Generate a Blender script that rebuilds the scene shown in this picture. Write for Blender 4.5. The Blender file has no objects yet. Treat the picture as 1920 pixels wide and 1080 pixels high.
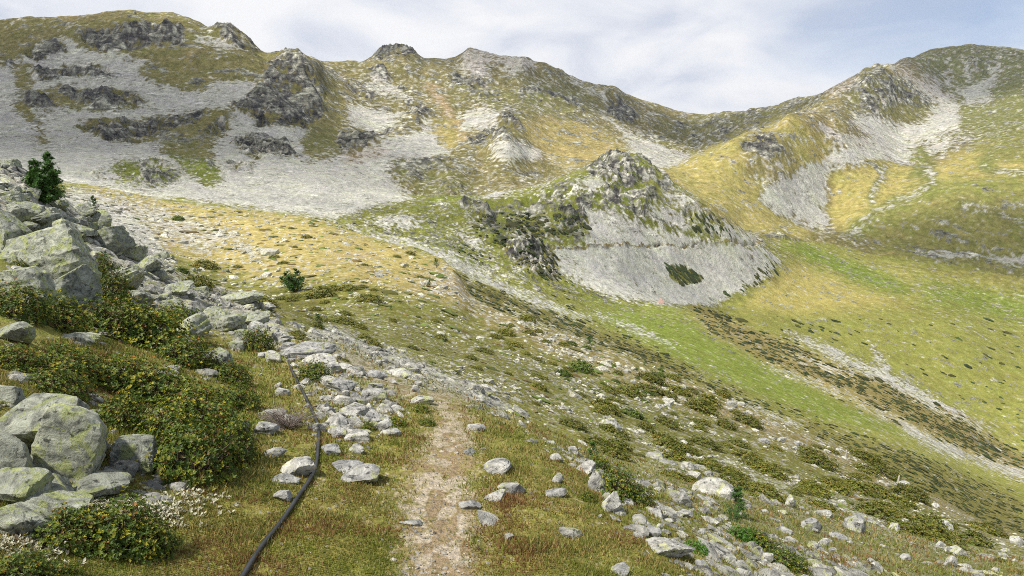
import bpy, bmesh, math, random
import numpy as np
from mathutils import Vector, Matrix, Euler

# ------------------------------------------------------------------ camera, world, sun, exposure
QUAL = 1.0                      # terrain grid density
PITCH = math.radians(8.0)
F = 1297.0                      # focal length in pixels of a 1920 wide picture
sc = bpy.context.scene
col = sc.collection
cam_d = bpy.data.cameras.new('camera'); cam = bpy.data.objects.new('camera', cam_d); col.objects.link(cam)
cam_d.sensor_width = 36.0; cam_d.lens = 36.0 * F / 1920.0
cam_d.clip_start = 0.05; cam_d.clip_end = 20000
cam.location = (0, 0, 0); cam.rotation_euler = (math.radians(90) - PITCH, 0, 0)
sc.camera = cam
sc.view_settings.view_transform = 'Standard'; sc.view_settings.look = 'None'
sc.view_settings.exposure = 0.45; sc.view_settings.gamma = 1.0
sc.view_settings.use_curve_mapping = False
sc.cycles.filter_width = 1.0; sc.cycles.use_denoising = False; sc.cycles.max_bounces = 5; sc.cycles.volume_bounces = 0

SUN_EL = math.radians(55); SUN_AZ = math.atan2(-0.80, -0.52)      # sun stands left of the camera
sdir = Vector((math.sin(SUN_AZ) * math.cos(SUN_EL), math.cos(SUN_AZ) * math.cos(SUN_EL), math.sin(SUN_EL)))
sl = bpy.data.lights.new('sun', 'SUN'); sl.energy = 5.0; sl.angle = math.radians(2.5); sl.color = (1.0, 0.95, 0.86)
so = bpy.data.objects.new('sun', sl); col.objects.link(so)
so.rotation_euler = sdir.to_track_quat('Z', 'Y').to_euler()

w = bpy.data.worlds.new('World'); sc.world = w; w.use_nodes = True
nt = w.node_tree; nt.nodes.clear()
def N(nt, t, **kw):
    n = nt.nodes.new(t)
    for k, v in kw.items():
        if k.startswith('i_'):
            key = k[2:]
            n.inputs[int(key) if key.isdigit() else key.replace('_', ' ')].default_value = v
        else: setattr(n, k, v)
    return n
def ramp(nt, fac, stops, interp='LINEAR'):
    r = nt.nodes.new('ShaderNodeValToRGB'); cr = r.color_ramp; cr.interpolation = interp
    while len(cr.elements) > 1: cr.elements.remove(cr.elements[-1])
    cr.elements[0].position = stops[0][0]; c = stops[0][1]; cr.elements[0].color = (*c, 1) if not isinstance(c, (int, float)) else (c, c, c, 1)
    for p, c in stops[1:]:
        e = cr.elements.new(p); e.color = (*c, 1) if not isinstance(c, (int, float)) else (c, c, c, 1)
    nt.links.new(fac, r.inputs[0]); return r.outputs[0]
def math_n(nt, op, a, b=None, clamp=False):
    m = nt.nodes.new('ShaderNodeMath'); m.operation = op; m.use_clamp = clamp
    for i, v in enumerate((a, b)):
        if v is None: continue
        if isinstance(v, (int, float)): m.inputs[i].default_value = v
        else: nt.links.new(v, m.inputs[i])
    return m.outputs[0]
def mixc(nt, fac, a, b, blend='MIX'):
    m = nt.nodes.new('ShaderNodeMix'); m.data_type = 'RGBA'; m.blend_type = blend; m.clamp_factor = True
    for i, v in ((0, fac), (6, a), (7, b)):
        if isinstance(v, (int, float)): m.inputs[i].default_value = v
        elif isinstance(v, tuple): m.inputs[i].default_value = (*v, 1) if len(v) == 3 else v
        else: nt.links.new(v, m.inputs[i])
    return m.outputs[2]
L = nt.links.new
sky = N(nt, 'ShaderNodeTexSky', sky_type='NISHITA', sun_disc=False)
sky.sun_elevation = SUN_EL; sky.sun_rotation = SUN_AZ; sky.altitude = 2300
bg_sky = N(nt, 'ShaderNodeBackground', i_Strength=0.10); L(sky.outputs[0], bg_sky.inputs[0])
tc = N(nt, 'ShaderNodeTexCoord'); sep = N(nt, 'ShaderNodeSeparateXYZ'); L(tc.outputs['Generated'], sep.inputs[0])
zz = math_n(nt, 'ADD', math_n(nt, 'MAXIMUM', sep.outputs[2], 0.0), 0.16)
cx = math_n(nt, 'DIVIDE', sep.outputs[0], zz); cy = math_n(nt, 'DIVIDE', sep.outputs[1], zz)
cmb = N(nt, 'ShaderNodeCombineXYZ'); L(cx, cmb.inputs[0]); L(math_n(nt, 'MULTIPLY', cy, 0.8), cmb.inputs[1])
n1 = N(nt, 'ShaderNodeTexNoise', i_Scale=0.75, i_Detail=8.0, i_Roughness=0.55, i_Distortion=0.35); L(cmb.outputs[0], n1.inputs['Vector'])
n2 = N(nt, 'ShaderNodeTexNoise', i_Scale=1.9, i_Detail=6.0, i_Roughness=0.5, i_Distortion=0.5); L(cmb.outputs[0], n2.inputs['Vector'])
# clear sky opens towards the upper right
opening = math_n(nt, 'ADD', math_n(nt, 'MULTIPLY', sep.outputs[0], 1.25), math_n(nt, 'MULTIPLY', sep.outputs[2], 2.2))
cover = math_n(nt, 'ADD', math_n(nt, 'SUBTRACT', 1.80, opening), math_n(nt, 'MULTIPLY', math_n(nt, 'SUBTRACT', n1.outputs[0], 0.5), 1.5), clamp=True)
cover = math_n(nt, 'MAXIMUM', cover, 0.38)
ccol = ramp(nt, n2.outputs[0], [(0.34, (0.66, 0.71, 0.83)), (0.47, (0.86, 0.885, 0.95)), (0.60, (1.0, 1.0, 1.02))])
bg_c = N(nt, 'ShaderNodeBackground', i_Strength=0.71); L(ccol, bg_c.inputs[0])
ms = N(nt, 'ShaderNodeMixShader'); L(cover, ms.inputs[0]); L(bg_sky.outputs[0], ms.inputs[1]); L(bg_c.outputs[0], ms.inputs[2])
wo = N(nt, 'ShaderNodeOutputWorld'); L(ms.outputs[0], wo.inputs[0])

# ------------------------------------------------------------------ numeric helpers
rng = np.random.default_rng(11)
random.seed(5)
CP, SP = math.cos(PITCH), math.sin(PITCH)
def pix2uv(px, py):
    xs = (np.asarray(px, float) - 960) / F; ys = (540 - np.asarray(py, float)) / F
    yy = CP + ys * SP; return xs / yy, (-SP + ys * CP) / yy
def uv2pix(U, V):
    # direction (U,1,V) expressed in camera axes
    f = CP - V * SP; up = SP + V * CP
    return 960 + F * U / f, 540 - F * up / f
_perm = rng.permutation(4096).astype(np.int32)
_grad = rng.random(4096) * 2 * np.pi
_gx, _gy = np.cos(_grad).astype(np.float32), np.sin(_grad).astype(np.float32)
def _h(i, j): return _perm[(_perm[i & 4095] + j) & 4095]
def perlin(x, y, seed=0):
    x = x + seed * 17.37; y = y + seed * 7.13
    xf = np.floor(x); yf = np.floor(y); i = xf.astype(np.int64); j = yf.astype(np.int64)
    fx = (x - xf).astype(np.float32); fy = (y - yf).astype(np.float32)
    u = fx * fx * fx * (fx * (fx * 6 - 15) + 10); v = fy * fy * fy * (fy * (fy * 6 - 15) + 10)
    h00 = _h(i, j); h10 = _h(i + 1, j); h01 = _h(i, j + 1); h11 = _h(i + 1, j + 1)
    a = _gx[h00] * fx + _gy[h00] * fy; b = _gx[h10] * (fx - 1) + _gy[h10] * fy
    c = _gx[h01] * fx + _gy[h01] * (fy - 1); d = _gx[h11] * (fx - 1) + _gy[h11] * (fy - 1)
    return ((a + (b - a) * u) * (1 - v) + (c + (d - c) * u) * v) * 1.5
def fbm(x, y, lam, octv=4, seed=0, gain=.5):
    s = 0; a = 1; t = 0
    for k in range(octv):
        s = s + a * perlin(x / lam, y / lam, seed + k * 3 + 1); t += a; a *= gain; lam *= .5
    return s / t * 1.6
def worley(x, y, s, seed=0):
    """random value of the nearest stone and distance to its centre (0..1)"""
    x = x / s + seed * 31.7; y = y / s + seed * 11.3
    i = np.floor(x).astype(np.int64); j = np.floor(y).astype(np.int64)
    best = np.full(x.shape, 9., np.float32); val = np.zeros(x.shape, np.float32)
    for di in (-1, 0, 1):
        for dj in (-1, 0, 1):
            h = _h(i + di, j + dj); h2 = _perm[h]; h3 = _perm[h2]
            cx_ = i + di + h / 4096.; cy_ = j + dj + h2 / 4096.
            d = ((x - cx_) ** 2 + (y - cy_) ** 2).astype(np.float32)
            m = d < best; best = np.where(m, d, best); val = np.where(m, h3 / 4096., val)
    return val, np.sqrt(best)
def pchip(xk, yk, x):
    """xk, yk: (n, cols); x: (m,) -> (m, cols)  monotone cubic along axis 0"""
    h = np.diff(xk, axis=0); d = np.diff(yk, axis=0) / h
    m = np.zeros_like(yk)
    w1 = 2 * h[1:] + h[:-1]; w2 = h[1:] + 2 * h[:-1]
    same = d[:-1] * d[1:] > 0
    with np.errstate(divide='ignore', invalid='ignore'):
        mm = (w1 + w2) / (w1 / d[:-1] + w2 / d[1:])
    m[1:-1] = np.where(same, mm, 0); m[0] = d[0]; m[-1] = d[-1]
    out = np.zeros((len(x), xk.shape[1]))
    for c in range(xk.shape[1]):
        k = np.clip(np.searchsorted(xk[:, c], x) - 1, 0, xk.shape[0] - 2)
        hh = h[k, c]; t = np.clip((x - xk[k, c]) / hh, 0, 1)
        t2 = t * t; t3 = t2 * t
        out[:, c] = (2*t3-3*t2+1)*yk[k, c] + (t3-2*t2+t)*hh*m[k, c] + (-2*t3+3*t2)*yk[k+1, c] + (t3-t2)*hh*m[k+1, c]
    return out

# ------------------------------------------------------------------ the relief: contour lines of the place, near to far
# every line runs from left to right through points (bearing and height as picture coordinates, distance in metres)
LINES = [
 # near hillside
 ('foot', [(-700,1080,1.5),(0,1080,2.1),(400,1080,2.5),(800,1080,2.8),(1150,1080,2.95),(1450,1080,3.7),(1700,1080,4.9),(1920,1080,6.2),(2600,1080,9)]),
 ('n2', [(-700,870,1.9),(0,900,2.75),(400,900,3.4),(800,900,3.95),(1000,900,4.1),(1200,935,4.4),(1450,975,6.2),(1700,1035,7.5),(1920,1057,10),(2600,1075,14)]),
 ('n3', [(-700,600,3),(0,700,3.7),(300,720,4.9),(560,710,6.8),(700,725,6.6),(840,757,6.2),(960,792,6.1),(1100,855,5.9),(1250,905,7),(1450,940,9),(1700,990,13),(1920,1033,15),(2600,1072,20)]),
 ('n4', [(-700,250,9),(0,470,8),(150,540,8.5),(300,610,8.5),(450,640,9),(580,655,9),(700,705,8),(850,748,7.6),(960,780,7.6),(1050,815,7.8),(1200,880,8.5),(1350,910,10.5),(1500,930,13),(1700,965,18),(1920,1020,19.5),(2600,1071,23)]),
 ('n5', [(-700,110,14),(0,302,15),(60,330,15),(130,385,15),(200,432,15),(330,520,14),(430,560,14),(520,585,14),(640,625,14.5),(700,660,13),(850,730,11.5),(1000,812,10.5),(1200,865,11.5),(1450,900,16),(1700,945,23),(1920,1014,24),(2600,1070,27)]),
 ('n6', [(-700,200,35),(0,375,35),(200,462,35),(330,540,32),(430,572,30),(520,583,26),(700,625,22),(900,690,21),(1100,760,21),(1300,820,24),(1500,865,28),(1700,925,32),(1920,1008,29),(2600,1068,31)]),
 ('n7', [(-700,160,80),(0,350,80),(200,428,75),(400,515,62),(520,550,50),(700,575,42),(870,640,38),(1000,680,36),(1200,740,37),(1400,800,38),(1600,868,40),(1700,913,40),(1920,1005,33),(2600,1067,35)]),
 ('brow', [(-700,120,150),(0,335,150),(150,345,150),(300,375,150),(450,393,140),(600,412,130),(700,448,112),(790,470,100),(850,505,82),(890,560,70),(1000,605,62),(1150,660,58),(1300,720,55),(1450,785,52),(1600,850,50),(1700,903,48),(1920,1002,37),(2600,1060,38)]),
 ('dip1', [(-700,124,185),(0,338,185),(150,348,185),(300,377,185),(450,397,175),(600,418,165),(700,462,148),(830,520,120),(890,590,100),(1000,630,92),(1150,685,88),(1300,745,84),(1450,805,80),(1600,870,76),(1700,920,72),(1920,1012,60),(2600,1070,60)]),
 ('v2', [(-700,120,230),(0,328,235),(300,371,232),(600,407,212),(700,438,190),(830,482,172),(950,545,160),(1100,612,152),(1300,690,142),(1500,770,132),(1700,850,122),(1920,960,112),(2600,1050,105)]),
 ('v3', [(-700,115,262),(0,320,265),(300,368,258),(600,403,245),(700,423,245),(850,468,240),(1000,518,240),(1150,580,232),(1300,620,230),(1500,690,222),(1700,770,212),(1920,880,195),(2600,980,180)]),
 ('edge', [(-700,110,290),(0,312,295),(300,365,285),(600,398,280),(700,408,285),(850,436,290),(1000,488,282),(1100,540,280),(1230,568,296),(1350,598,290),(1500,650,276),(1640,705,264),(1780,770,250),(1920,850,232),(2600,960,215)]),
 ('v5', [(-700,105,320),(0,306,325),(300,355,320),(600,388,320),(700,396,325),(850,405,330),(1000,448,322),(1150,520,318),(1230,555,325),(1350,606,322),(1500,660,305),(1640,718,292),(1780,785,278),(1920,870,258),(2600,970,240)]),
 ('v6', [(-700,100,360),(0,296,360),(300,335,360),(600,368,360),(700,380,355),(850,393,345),(1000,418,340),(1150,462,342),(1230,515,348),(1350,584,348),(1430,606,340),(1500,634,332),(1640,682,325),(1780,745,312),(1920,812,290),(2600,900,270)]),
 ('v7', [(-700,95,385),(0,286,385),(300,318,385),(600,352,385),(700,370,385),(800,380,380),(880,386,368),(1000,386,366),(1090,365,376),(1185,372,396),(1250,420,394),(1350,500,400),(1420,545,400),(1500,565,410),(1600,585,408),(1700,610,400),(1800,640,385),(1920,690,370),(2600,760,350)]),
 ('moraine', [(-700,85,420),(0,276,420),(300,300,420),(600,335,420),(700,360,420),(800,368,415),(880,372,404),(940,366,400),(1010,357,396),(1060,344,402),(1090,328,410),(1130,318,424),(1160,302,440),(1185,296,450),(1210,309,452),(1250,337,452),(1300,368,440),(1340,392,445),(1400,440,455),(1470,490,480),(1550,505,520),(1650,520,530),(1750,535,530),(1920,590,500),(2600,640,470)]),
 ('m2', [(-700,75,480),(0,262,480),(300,284,480),(600,318,480),(700,345,478),(800,374,475),(880,372,480),(940,360,480),(1010,347,490),(1090,318,500),(1140,308,515),(1185,312,530),(1250,350,540),(1340,398,530),(1400,434,560),(1470,445,590),(1550,447,640),(1650,470,630),(1750,480,620),(1850,490,610),(1920,500,600),(2600,540,560)]),
 ('m3', [(-700,60,540),(0,240,545),(300,258,545),(500,275,545),(650,290,570),(800,325,570),(850,328,560),(900,335,575),(950,330,580),(1000,338,610),(1100,325,650),(1200,314,690),(1260,322,700),(1350,358,650),(1430,392,660),(1500,420,690),(1550,425,710),(1620,395,730),(1700,375,740),(1800,350,740),(1920,345,730),(2600,380,700)]),
 ('m4', [(-700,40,620),(0,200,630),(200,205,630),(400,222,640),(550,238,650),(640,262,690),(720,262,720),(850,282,700),(900,285,690),(950,262,700),(1000,290,720),(1100,300,760),(1200,300,800),(1260,312,800),(1300,296,790),(1350,275,800),(1390,252,820),(1450,240,860),(1480,216,890),(1520,210,930),(1560,204,990),(1620,260,960),(1700,300,960),(1800,290,950),(1920,255,950),(2600,250,900)]),
 ('m5', [(-700,0,740),(0,130,760),(200,135,760),(400,150,760),(500,150,790),(580,165,800),(640,205,840),(720,225,860),(850,232,860),(950,222,860),(1050,250,930),(1150,268,1000),(1230,285,1050),(1300,297,1060),(1350,290,1050),(1390,268,1020),(1450,250,1040),(1480,228,1060),(1520,215,1080),(1560,203,1110),(1620,225,1150),(1700,255,1180),(1800,236,1180),(1920,225,1150),(2600,200,1100)]),
 ('crest1', [(-700,-60,960),(-200,30,960),(0,44,960),(35,38,960),(100,35,960),(150,28,960),(250,22,960),(290,30,955),(320,26,950),(350,33,950),(390,50,945),(430,54,940),(460,72,930),(495,100,920),(520,104,915),(545,102,910),(565,102,905),(590,122,905),(610,150,930),(640,170,970),(700,165,1080),(780,165,1120),(850,175,1130),(950,180,1150),(1050,200,1200),(1150,222,1300),(1250,250,1400),(1310,262,1420),(1400,240,1400),(1500,200,1400),(1545,172,1400),(1590,147,1400),(1635,128,1400),(1665,133,1410),(1700,160,1450),(1750,195,1480),(1800,205,1500),(1920,185,1450),(2600,150,1400)]),
 ('crest2', [(-700,0,1250),(0,75,1250),(300,60,1250),(500,130,1250),(575,145,1300),(600,122,1350),(640,118,1350),(680,115,1350),(710,103,1350),(745,90,1350),(775,98,1360),(800,112,1370),(850,110,1400),(880,98,1430),(930,104,1450),(980,106,1470),(1005,120,1490),(1040,132,1520),(1080,150,1560),(1150,162,1650),(1190,185,1720),(1240,200,1800),(1310,215,1880),(1360,207,1850),(1430,205,1800),(1500,186,1750),(1545,177,1700),(1590,160,1650),(1635,142,1650),(1665,134,1650),(1690,123,1700),(1720,132,1750),(1780,160,1800),(1850,160,1820),(1920,140,1800),(2600,100,1700)]),
 ('crest3', [(-700,60,2300),(0,120,2300),(500,180,2300),(600,180,2300),(745,150,2300),(930,160,2300),(1080,190,2300),(1310,235,2400),(1500,215,2300),(1590,190,2300),(1665,150,2300),(1700,122,2300),(1730,107,2300),(1760,96,2300),(1800,90,2300),(1830,83,2300),(1855,85,2300),(1885,90,2300),(1920,97,2300),(2100,120,2300),(2600,90,2300)]),
 ('back', [(-700,200,3400),(600,240,3400),(1310,255,3400),(1830,200,3400),(2600,200,3400)]),
]
dU = 0.00150 / QUAL
UM = 0.80
Uin = np.arange(-UM, UM + dU, dU)
edge_u = UM + np.cumsum(np.linspace(dU, 0.02, 75))
U = np.concatenate([-edge_u[::-1], Uin, edge_u]); nc = len(U)
def rows(a, b, st):
    return np.exp(np.arange(math.log(a), math.log(b), st / QUAL))
Y = np.concatenate([rows(0.45, 1.9, .02), rows(1.9, 16, .0055), rows(16, 60, .0042), rows(60, 200, .0045), rows(200, 1500, .0025), rows(1500, 2400, .004), rows(2400, 3400, .03), [3400.]])
nr = len(Y)
yk = []; zk = []; LY = {}
for name, pts in LINES:
    p = np.array(pts, float); u, v = pix2uv(p[:, 0], p[:, 1])
    uk = u[:, None]
    vv = pchip(uk, v[:, None], U)[:, 0]; vv = np.where(U < u[0], v[0], np.where(U > u[-1], v[-1], vv))
    ly = pchip(uk, np.log(p[:, 2])[:, None], U)[:, 0]; ly = np.where(U < u[0], math.log(p[0, 2]), np.where(U > u[-1], math.log(p[-1, 2]), ly))
    yy = np.exp(ly); yk.append(yy); zk.append(vv * yy); LY[name] = yy
yk = np.array(yk); zk = np.array(zk)
yk = np.maximum.accumulate(yk, 0) + np.arange(len(yk))[:, None] * 1e-3
# ground under and just behind the walker
x0 = U * 0.5
z0 = np.where(x0 < -.3, -1.62 + .25 * (-.3 - x0), np.where(x0 > .8, -1.62 - .5 * (x0 - .8), -1.62))
z0 = np.maximum(z0, -1.9)
yk = np.vstack([np.full((1, nc), 0.4), yk]); zk = np.vstack([z0[None], zk])
Zb = pchip(yk, zk, Y)
X = Y[:, None] * U[None]; YY = np.broadcast_to(Y[:, None], X.shape).copy()
Zb = Zb.astype(np.float64)
PX, PY = uv2pix(U[None] + 0 * X, Zb / YY)

# ------------------------------------------------------------------ ground cover maps
RW, RH, RS = 1160, 560, 2.0        # raster covers x -200..2120, y 0..1120
def rast(): return np.zeros((RH, RW), np.float32)
def blur(a, r):
    if r < 1: return a
    r = int(r)
    for _ in range(2):
        for ax in (0, 1):
            c = np.cumsum(np.concatenate([np.repeat(np.take(a, [0], ax), r + 1, ax), a, np.repeat(np.take(a, [-1], ax), r, ax)], ax), axis=ax)
            n = a.shape[ax]
            a = (np.take(c, range(2 * r + 1, 2 * r + 1 + n), ax) - np.take(c, range(0, n), ax)) / (2 * r + 1)
    return a.astype(np.float32)
def poly_mask(poly):
    m = np.zeros((RH, RW), bool); p = [((x + 200) / RS, y / RS) for x, y in poly]
    xs = [a for a, b in p]; ys = [b for a, b in p]
    x0, x1 = max(0, int(min(xs)) - 1), min(RW, int(max(xs)) + 2); y0, y1 = max(0, int(min(ys)) - 1), min(RH, int(max(ys)) + 2)
    if x1 <= x0 or y1 <= y0: return m, (0, 0, 0, 0)
    gx, gy = np.meshgrid(np.arange(x0, x1) + .5, np.arange(y0, y1) + .5)
    ins = np.zeros(gx.shape, bool)
    for k in range(len(p)):
        (ax, ay), (bx, by) = p[k], p[k - 1]
        if ay == by: continue
        ins ^= ((ay > gy) != (by > gy)) & (gx < (bx - ax) * (gy - ay) / (by - ay) + ax)
    m[y0:y1, x0:x1] = ins; return m, None
def stroke_mask(pts, width):
    gy, gx = np.mgrid[0:RH, 0:RW]; gx = gx * RS - 200; gy = gy * RS
    d = np.full((RH, RW), 1e9)
    if isinstance(width, (int, float)): width = [width] * len(pts)
    for k in range(len(pts) - 1):
        (ax, ay), (bx, by) = pts[k], pts[k + 1]; wa, wb = width[k], width[k + 1]
        x0, x1 = int((min(ax, bx) + 140) / RS), int((max(ax, bx) + 260) / RS); y0, y1 = int((min(ay, by) - 60) / RS), int((max(ay, by) + 60) / RS)
        x0 = max(x0, 0); y0 = max(y0, 0); s = np.s_[y0:y1, x0:x1]
        t = np.clip(((gx[s] - ax) * (bx - ax) + (gy[s] - ay) * (by - ay)) / ((bx - ax) ** 2 + (by - ay) ** 2), 0, 1)
        dd = np.hypot(gx[s] - ax - t * (bx - ax), gy[s] - ay - t * (by - ay)) / (wa + t * (wb - wa))
        d[s] = np.minimum(d[s], dd)
    return d < 1
CH = ['S', 'C', 'Y', 'G', 'H', 'W', 'P', 'K']   # stones, crag, dry yellow grass, fresh green, heath, warm soil, footpath, turf red-brown
MAPS = {l: {c: rast() for c in CH} for l in ('near', 'mid', 'far')}
def paint(layer, chans, poly=None, stroke=None, width=6, soft=3):
    m = (poly_mask(poly)[0] if poly else stroke_mask(stroke, width)).astype(np.float32)
    m = blur(m, soft)
    for c, v in chans.items(): MAPS[layer][c] = MAPS[layer][c] * (1 - m) + v * m
ALL = [(-200, 0), (2120, 0), (2120, 1120), (-200, 1120)]
# ---- far mountains
paint('far', dict(S=.22, C=.22, Y=.3, W=.15), ALL)
P = lambda ch, poly, soft=4, layer='far': paint(layer, ch, poly=poly, soft=soft)
Sx = lambda ch, pts, width, soft=2, layer='far': paint(layer, ch, stroke=pts, width=width, soft=soft)
P(dict(S=1, C=.05, Y=0, W=0), [(-200,100),(0,110),(60,75),(130,70),(300,120),(340,150),(480,150),(600,230),(570,290),(640,290),(700,265),(770,255),(860,275),(830,300),(740,300),(730,330),(760,370),(800,376),(680,410),(300,380),(0,330),(-200,300)])
GR = dict(S=0, C=.15, Y=.35, G=.15, W=.1)
for q in ([(-200,20),(0,42),(100,30),(250,18),(290,26),(350,24),(400,46),(495,98),(565,98),(600,140),(640,170),(650,280),(600,292),(570,290),(566,250),(600,230),(560,235),(480,228),(440,205),(470,190),(480,160),(400,145),(370,155),(340,150),(300,118),(270,100),(200,95),(140,85),(130,70),(80,75),(50,100),(0,115),(-200,110)],
          [(20,120),(55,115),(60,160),(50,195),(90,238),(70,240),(20,205),(35,170)], [(50,180),(110,160),(170,165),(270,180),(290,195),(200,205),(120,200),(60,205)],
          [(280,118),(320,112),(350,140),(400,150),(390,185),(350,172),(300,160),(250,150)], [(140,230),(230,225),(310,215),(400,205),(440,200),(430,235),(410,260),(400,290),(415,330),(405,350),(370,350),(330,310),(280,265),(200,265)],
          [(205,310),(230,300),(340,325),(330,340),(290,345),(230,350)], [(60,255),(80,242),(92,268),(70,275)]): P(GR, q)
P(dict(G=.45, Y=.15), [(570,235),(640,250),(645,285),(575,288)]); P(dict(G=.5, Y=.1), [(300,265),(350,250),(400,330),(400,350),(360,345)])
P(dict(S=.9, C=.05), [(200,65),(240,70),(240,80),(205,75)]); P(dict(S=.85, C=.05), [(365,60),(400,62),(480,95),(470,100),(400,85),(370,80)]); P(dict(S=.9, C=0), [(340,180),(460,150),(475,165),(450,195),(390,196),(300,192),(150,150),(140,140),(230,150)])
P(dict(W=.7), [(98,35),(150,24),(230,25),(180,32),(120,40)]); P(dict(W=.6), [(340,105),(400,85),(380,105),(350,120)]); P(dict(W=.5), [(480,160),(500,115),(520,125),(500,160)])
CR = dict(C=.95, S=.1)
for q in ([(150,62),(210,52),(330,38),(362,72),(300,75),(265,90),(200,95),(150,75)], [(50,88),(110,72),(130,100),(100,110),(60,120)], [(60,130),(110,125),(115,150),(70,152)], [(110,120),(170,120),(215,135),(210,150),(120,140)],
          [(50,180),(100,175),(102,205),(50,205)], [(110,162),(170,166),(265,180),(270,195),(180,200),(115,175)], [(238,245),(270,222),(380,212),(385,224),(320,240),(260,252)], [(368,252),(420,220),(436,246),(400,255)],
          [(505,108),(565,100),(598,150),(612,200),(575,238),(480,232),(470,205),(455,185),(490,160)], [(430,192),(472,190),(474,220),(445,215)], [(390,50),(430,50),(498,102),(440,84)], [(140,232),(240,228),(270,262),(200,266)], [(0,115),(20,115),(20,130),(0,130)], [(175,325),(200,318),(200,335),(180,335)],
          [(245,330),(290,320),(350,330),(280,345)], [(440,255),(540,270),(560,292),(470,292),(440,275)],
          [(705,100),(745,88),(780,100),(760,112),(710,112)], [(760,190),(785,190),(812,210),(805,240),(785,235)], [(905,240),(938,222),(975,220),(977,250),(925,255)], [(885,258),(912,255),(905,275),(885,272)],
          [(835,150),(880,135),(900,165),(860,167)], [(975,170),(1050,163),(1045,182),(980,182)], [(1035,195),(1095,190),(1065,203)], [(1138,180),(1180,190),(1192,226),(1140,222)], [(1045,250),(1070,240),(1065,258)], [(1040,210),(1090,212),(1080,235),(1040,235)],
          [(630,262),(730,230),(735,246),(665,292),(635,285)], [(1035,125),(1110,165),(1190,188),(1080,158)], [(745,300),(820,295),(832,310),(790,330),(762,322)], [(680,130),(720,130),(740,145),(690,145)], [(1075,280),(1130,270),(1130,285),(1080,292)], [(660,160),(700,168),(720,190),(680,180)],
          [(1000,240),(1030,245),(1035,270),(1005,265)]): P(CR, q, 2)
P(dict(S=.9, Y=.1, C=.1), [(663,158),(725,145),(770,180),(795,205),(730,175)]); P(dict(S=.95, Y=0, C=.05), [(653,195),(690,200),(775,226),(700,245),(650,236)]); P(dict(S=1, Y=0, C=0), [(853,222),(905,193),(952,220),(900,240),(872,243)])
P(dict(S=1, Y=.1, C=0), [(765,268),(800,235),(840,230),(856,262),(845,290),(790,275)]); P(dict(S=.9, W=.55, C=.2, Y=0), [(862,112),(880,98),(980,106),(1008,122),(960,140),(945,122),(912,112),(906,130),(922,150),(880,138)]); P(dict(S=.8, C=.1), [(970,160),(1020,145),(1062,165),(1000,168)])
P(dict(S=1, Y=.1, C=0), [(1180,248),(1250,280),(1310,292),(1300,315),(1240,328),(1190,300),(1170,270)]); P(dict(S=.5, W=.3), [(850,110),(862,115),(900,160),(880,160)]); P(dict(W=.9, S=.5, C=0), [(640,290),(720,272),(735,285),(650,305)])
for pts, wd, ch in (([(1065,150),(1130,175),(1140,190)], 5, dict(S=1, C=0)), ([(798,155),(825,190),(850,225),(870,262)], 8, dict(W=.8, S=.3, C=0, Y=.6)), ([(1070,170),(1130,215),(1200,270)], 5, dict(S=.8, C=0, W=.2)), ([(1000,230),(1030,290),(1075,315)], 7, dict(S=.7, Y=.8, C=0, W=.2)),
                    ([(940,190),(965,205)], 4, dict(S=.9)), ([(1190,215),(1240,260)], 3, dict(S=.7)), ([(900,170),(920,200)], 3, dict(S=.8)), ([(800,230),(860,255)], 8, dict(S=.8, C=0, Y=.4)), ([(1140,270),(1200,300)], 5, dict(S=.8, Y=.5)), ([(1210,205),(1270,260)], 3, dict(S=.7))): Sx(ch, pts, wd)
P(dict(Y=.8, S=.15, C=.15, W=.2), [(800,230),(850,225),(870,262),(850,290),(830,270)]); P(dict(Y=.85, S=.1, C=.1, W=.3), [(975,230),(1040,200),(1120,240),(1180,280),(1200,310),(1080,310),(1000,285)])
# right hand mountains
P(dict(S=.2, C=.45, Y=.1, G=.3, W=.1), [(1310,210),(1430,200),(1540,172),(1560,200),(1480,212),(1390,245),(1300,290),(1200,250)]); P(dict(S=.15, C=.1, Y=.1, G=.75, W=.1), [(1695,118),(1830,78),(2120,90),(2120,240),(1840,235),(1780,190),(1740,150)])
P(dict(S=.6, G=.2), [(1840,85),(1920,100),(1920,115),(1860,95)]); P(dict(C=.8), [(1800,105),(1860,110),(1850,130),(1812,122)]); P(dict(S=1, C=0, G=0), [(1795,165),(1850,155),(1862,190),(1810,197)])
for pts, wd in (([(1778,110),(1768,150),(1790,166)], 4), ([(1810,115),(1820,150)], 4), ([(1870,125),(1850,160)], 6), ([(1740,140),(1760,165)], 4)): Sx(dict(S=.95, G=0, C=0), pts, wd)
P(dict(S=.3, C=.7, Y=0, G=.3, W=0), [(1550,165),(1640,126),(1680,135),(1730,170),(1765,218),(1700,212),(1620,218),(1580,190)]); P(dict(G=.3, Y=.25, S=.1, C=.1, W=.3), [(1590,195),(1620,200),(1615,215),(1595,212)]); P(dict(G=.35, Y=.3, S=.1, C=.05, W=.2), [(1680,190),(1750,215),(1745,240),(1700,230),(1660,215)])
P(dict(W=.85, S=.5, C=.05, Y=.2, G=0), [(1535,178),(1590,143),(1632,128),(1600,158),(1565,182)]); P(dict(W=.85, S=.5, C=.05, Y=.2, G=0), [(1662,131),(1700,120),(1750,155),(1770,175),(1720,160)]); P(dict(W=.3, S=.95, C=.0, Y=0, G=0), [(1690,140),(1730,150),(1790,190),(1780,205),(1740,180)])
P(dict(S=1, C=0, Y=0, G=0), [(1560,245),(1620,215),(1700,235),(1750,222),(1745,205),(1780,195),(1810,200),(1800,240),(1810,262),(1780,275),(1730,300),(1650,305),(1590,285),(1540,262),(1500,245)])
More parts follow.
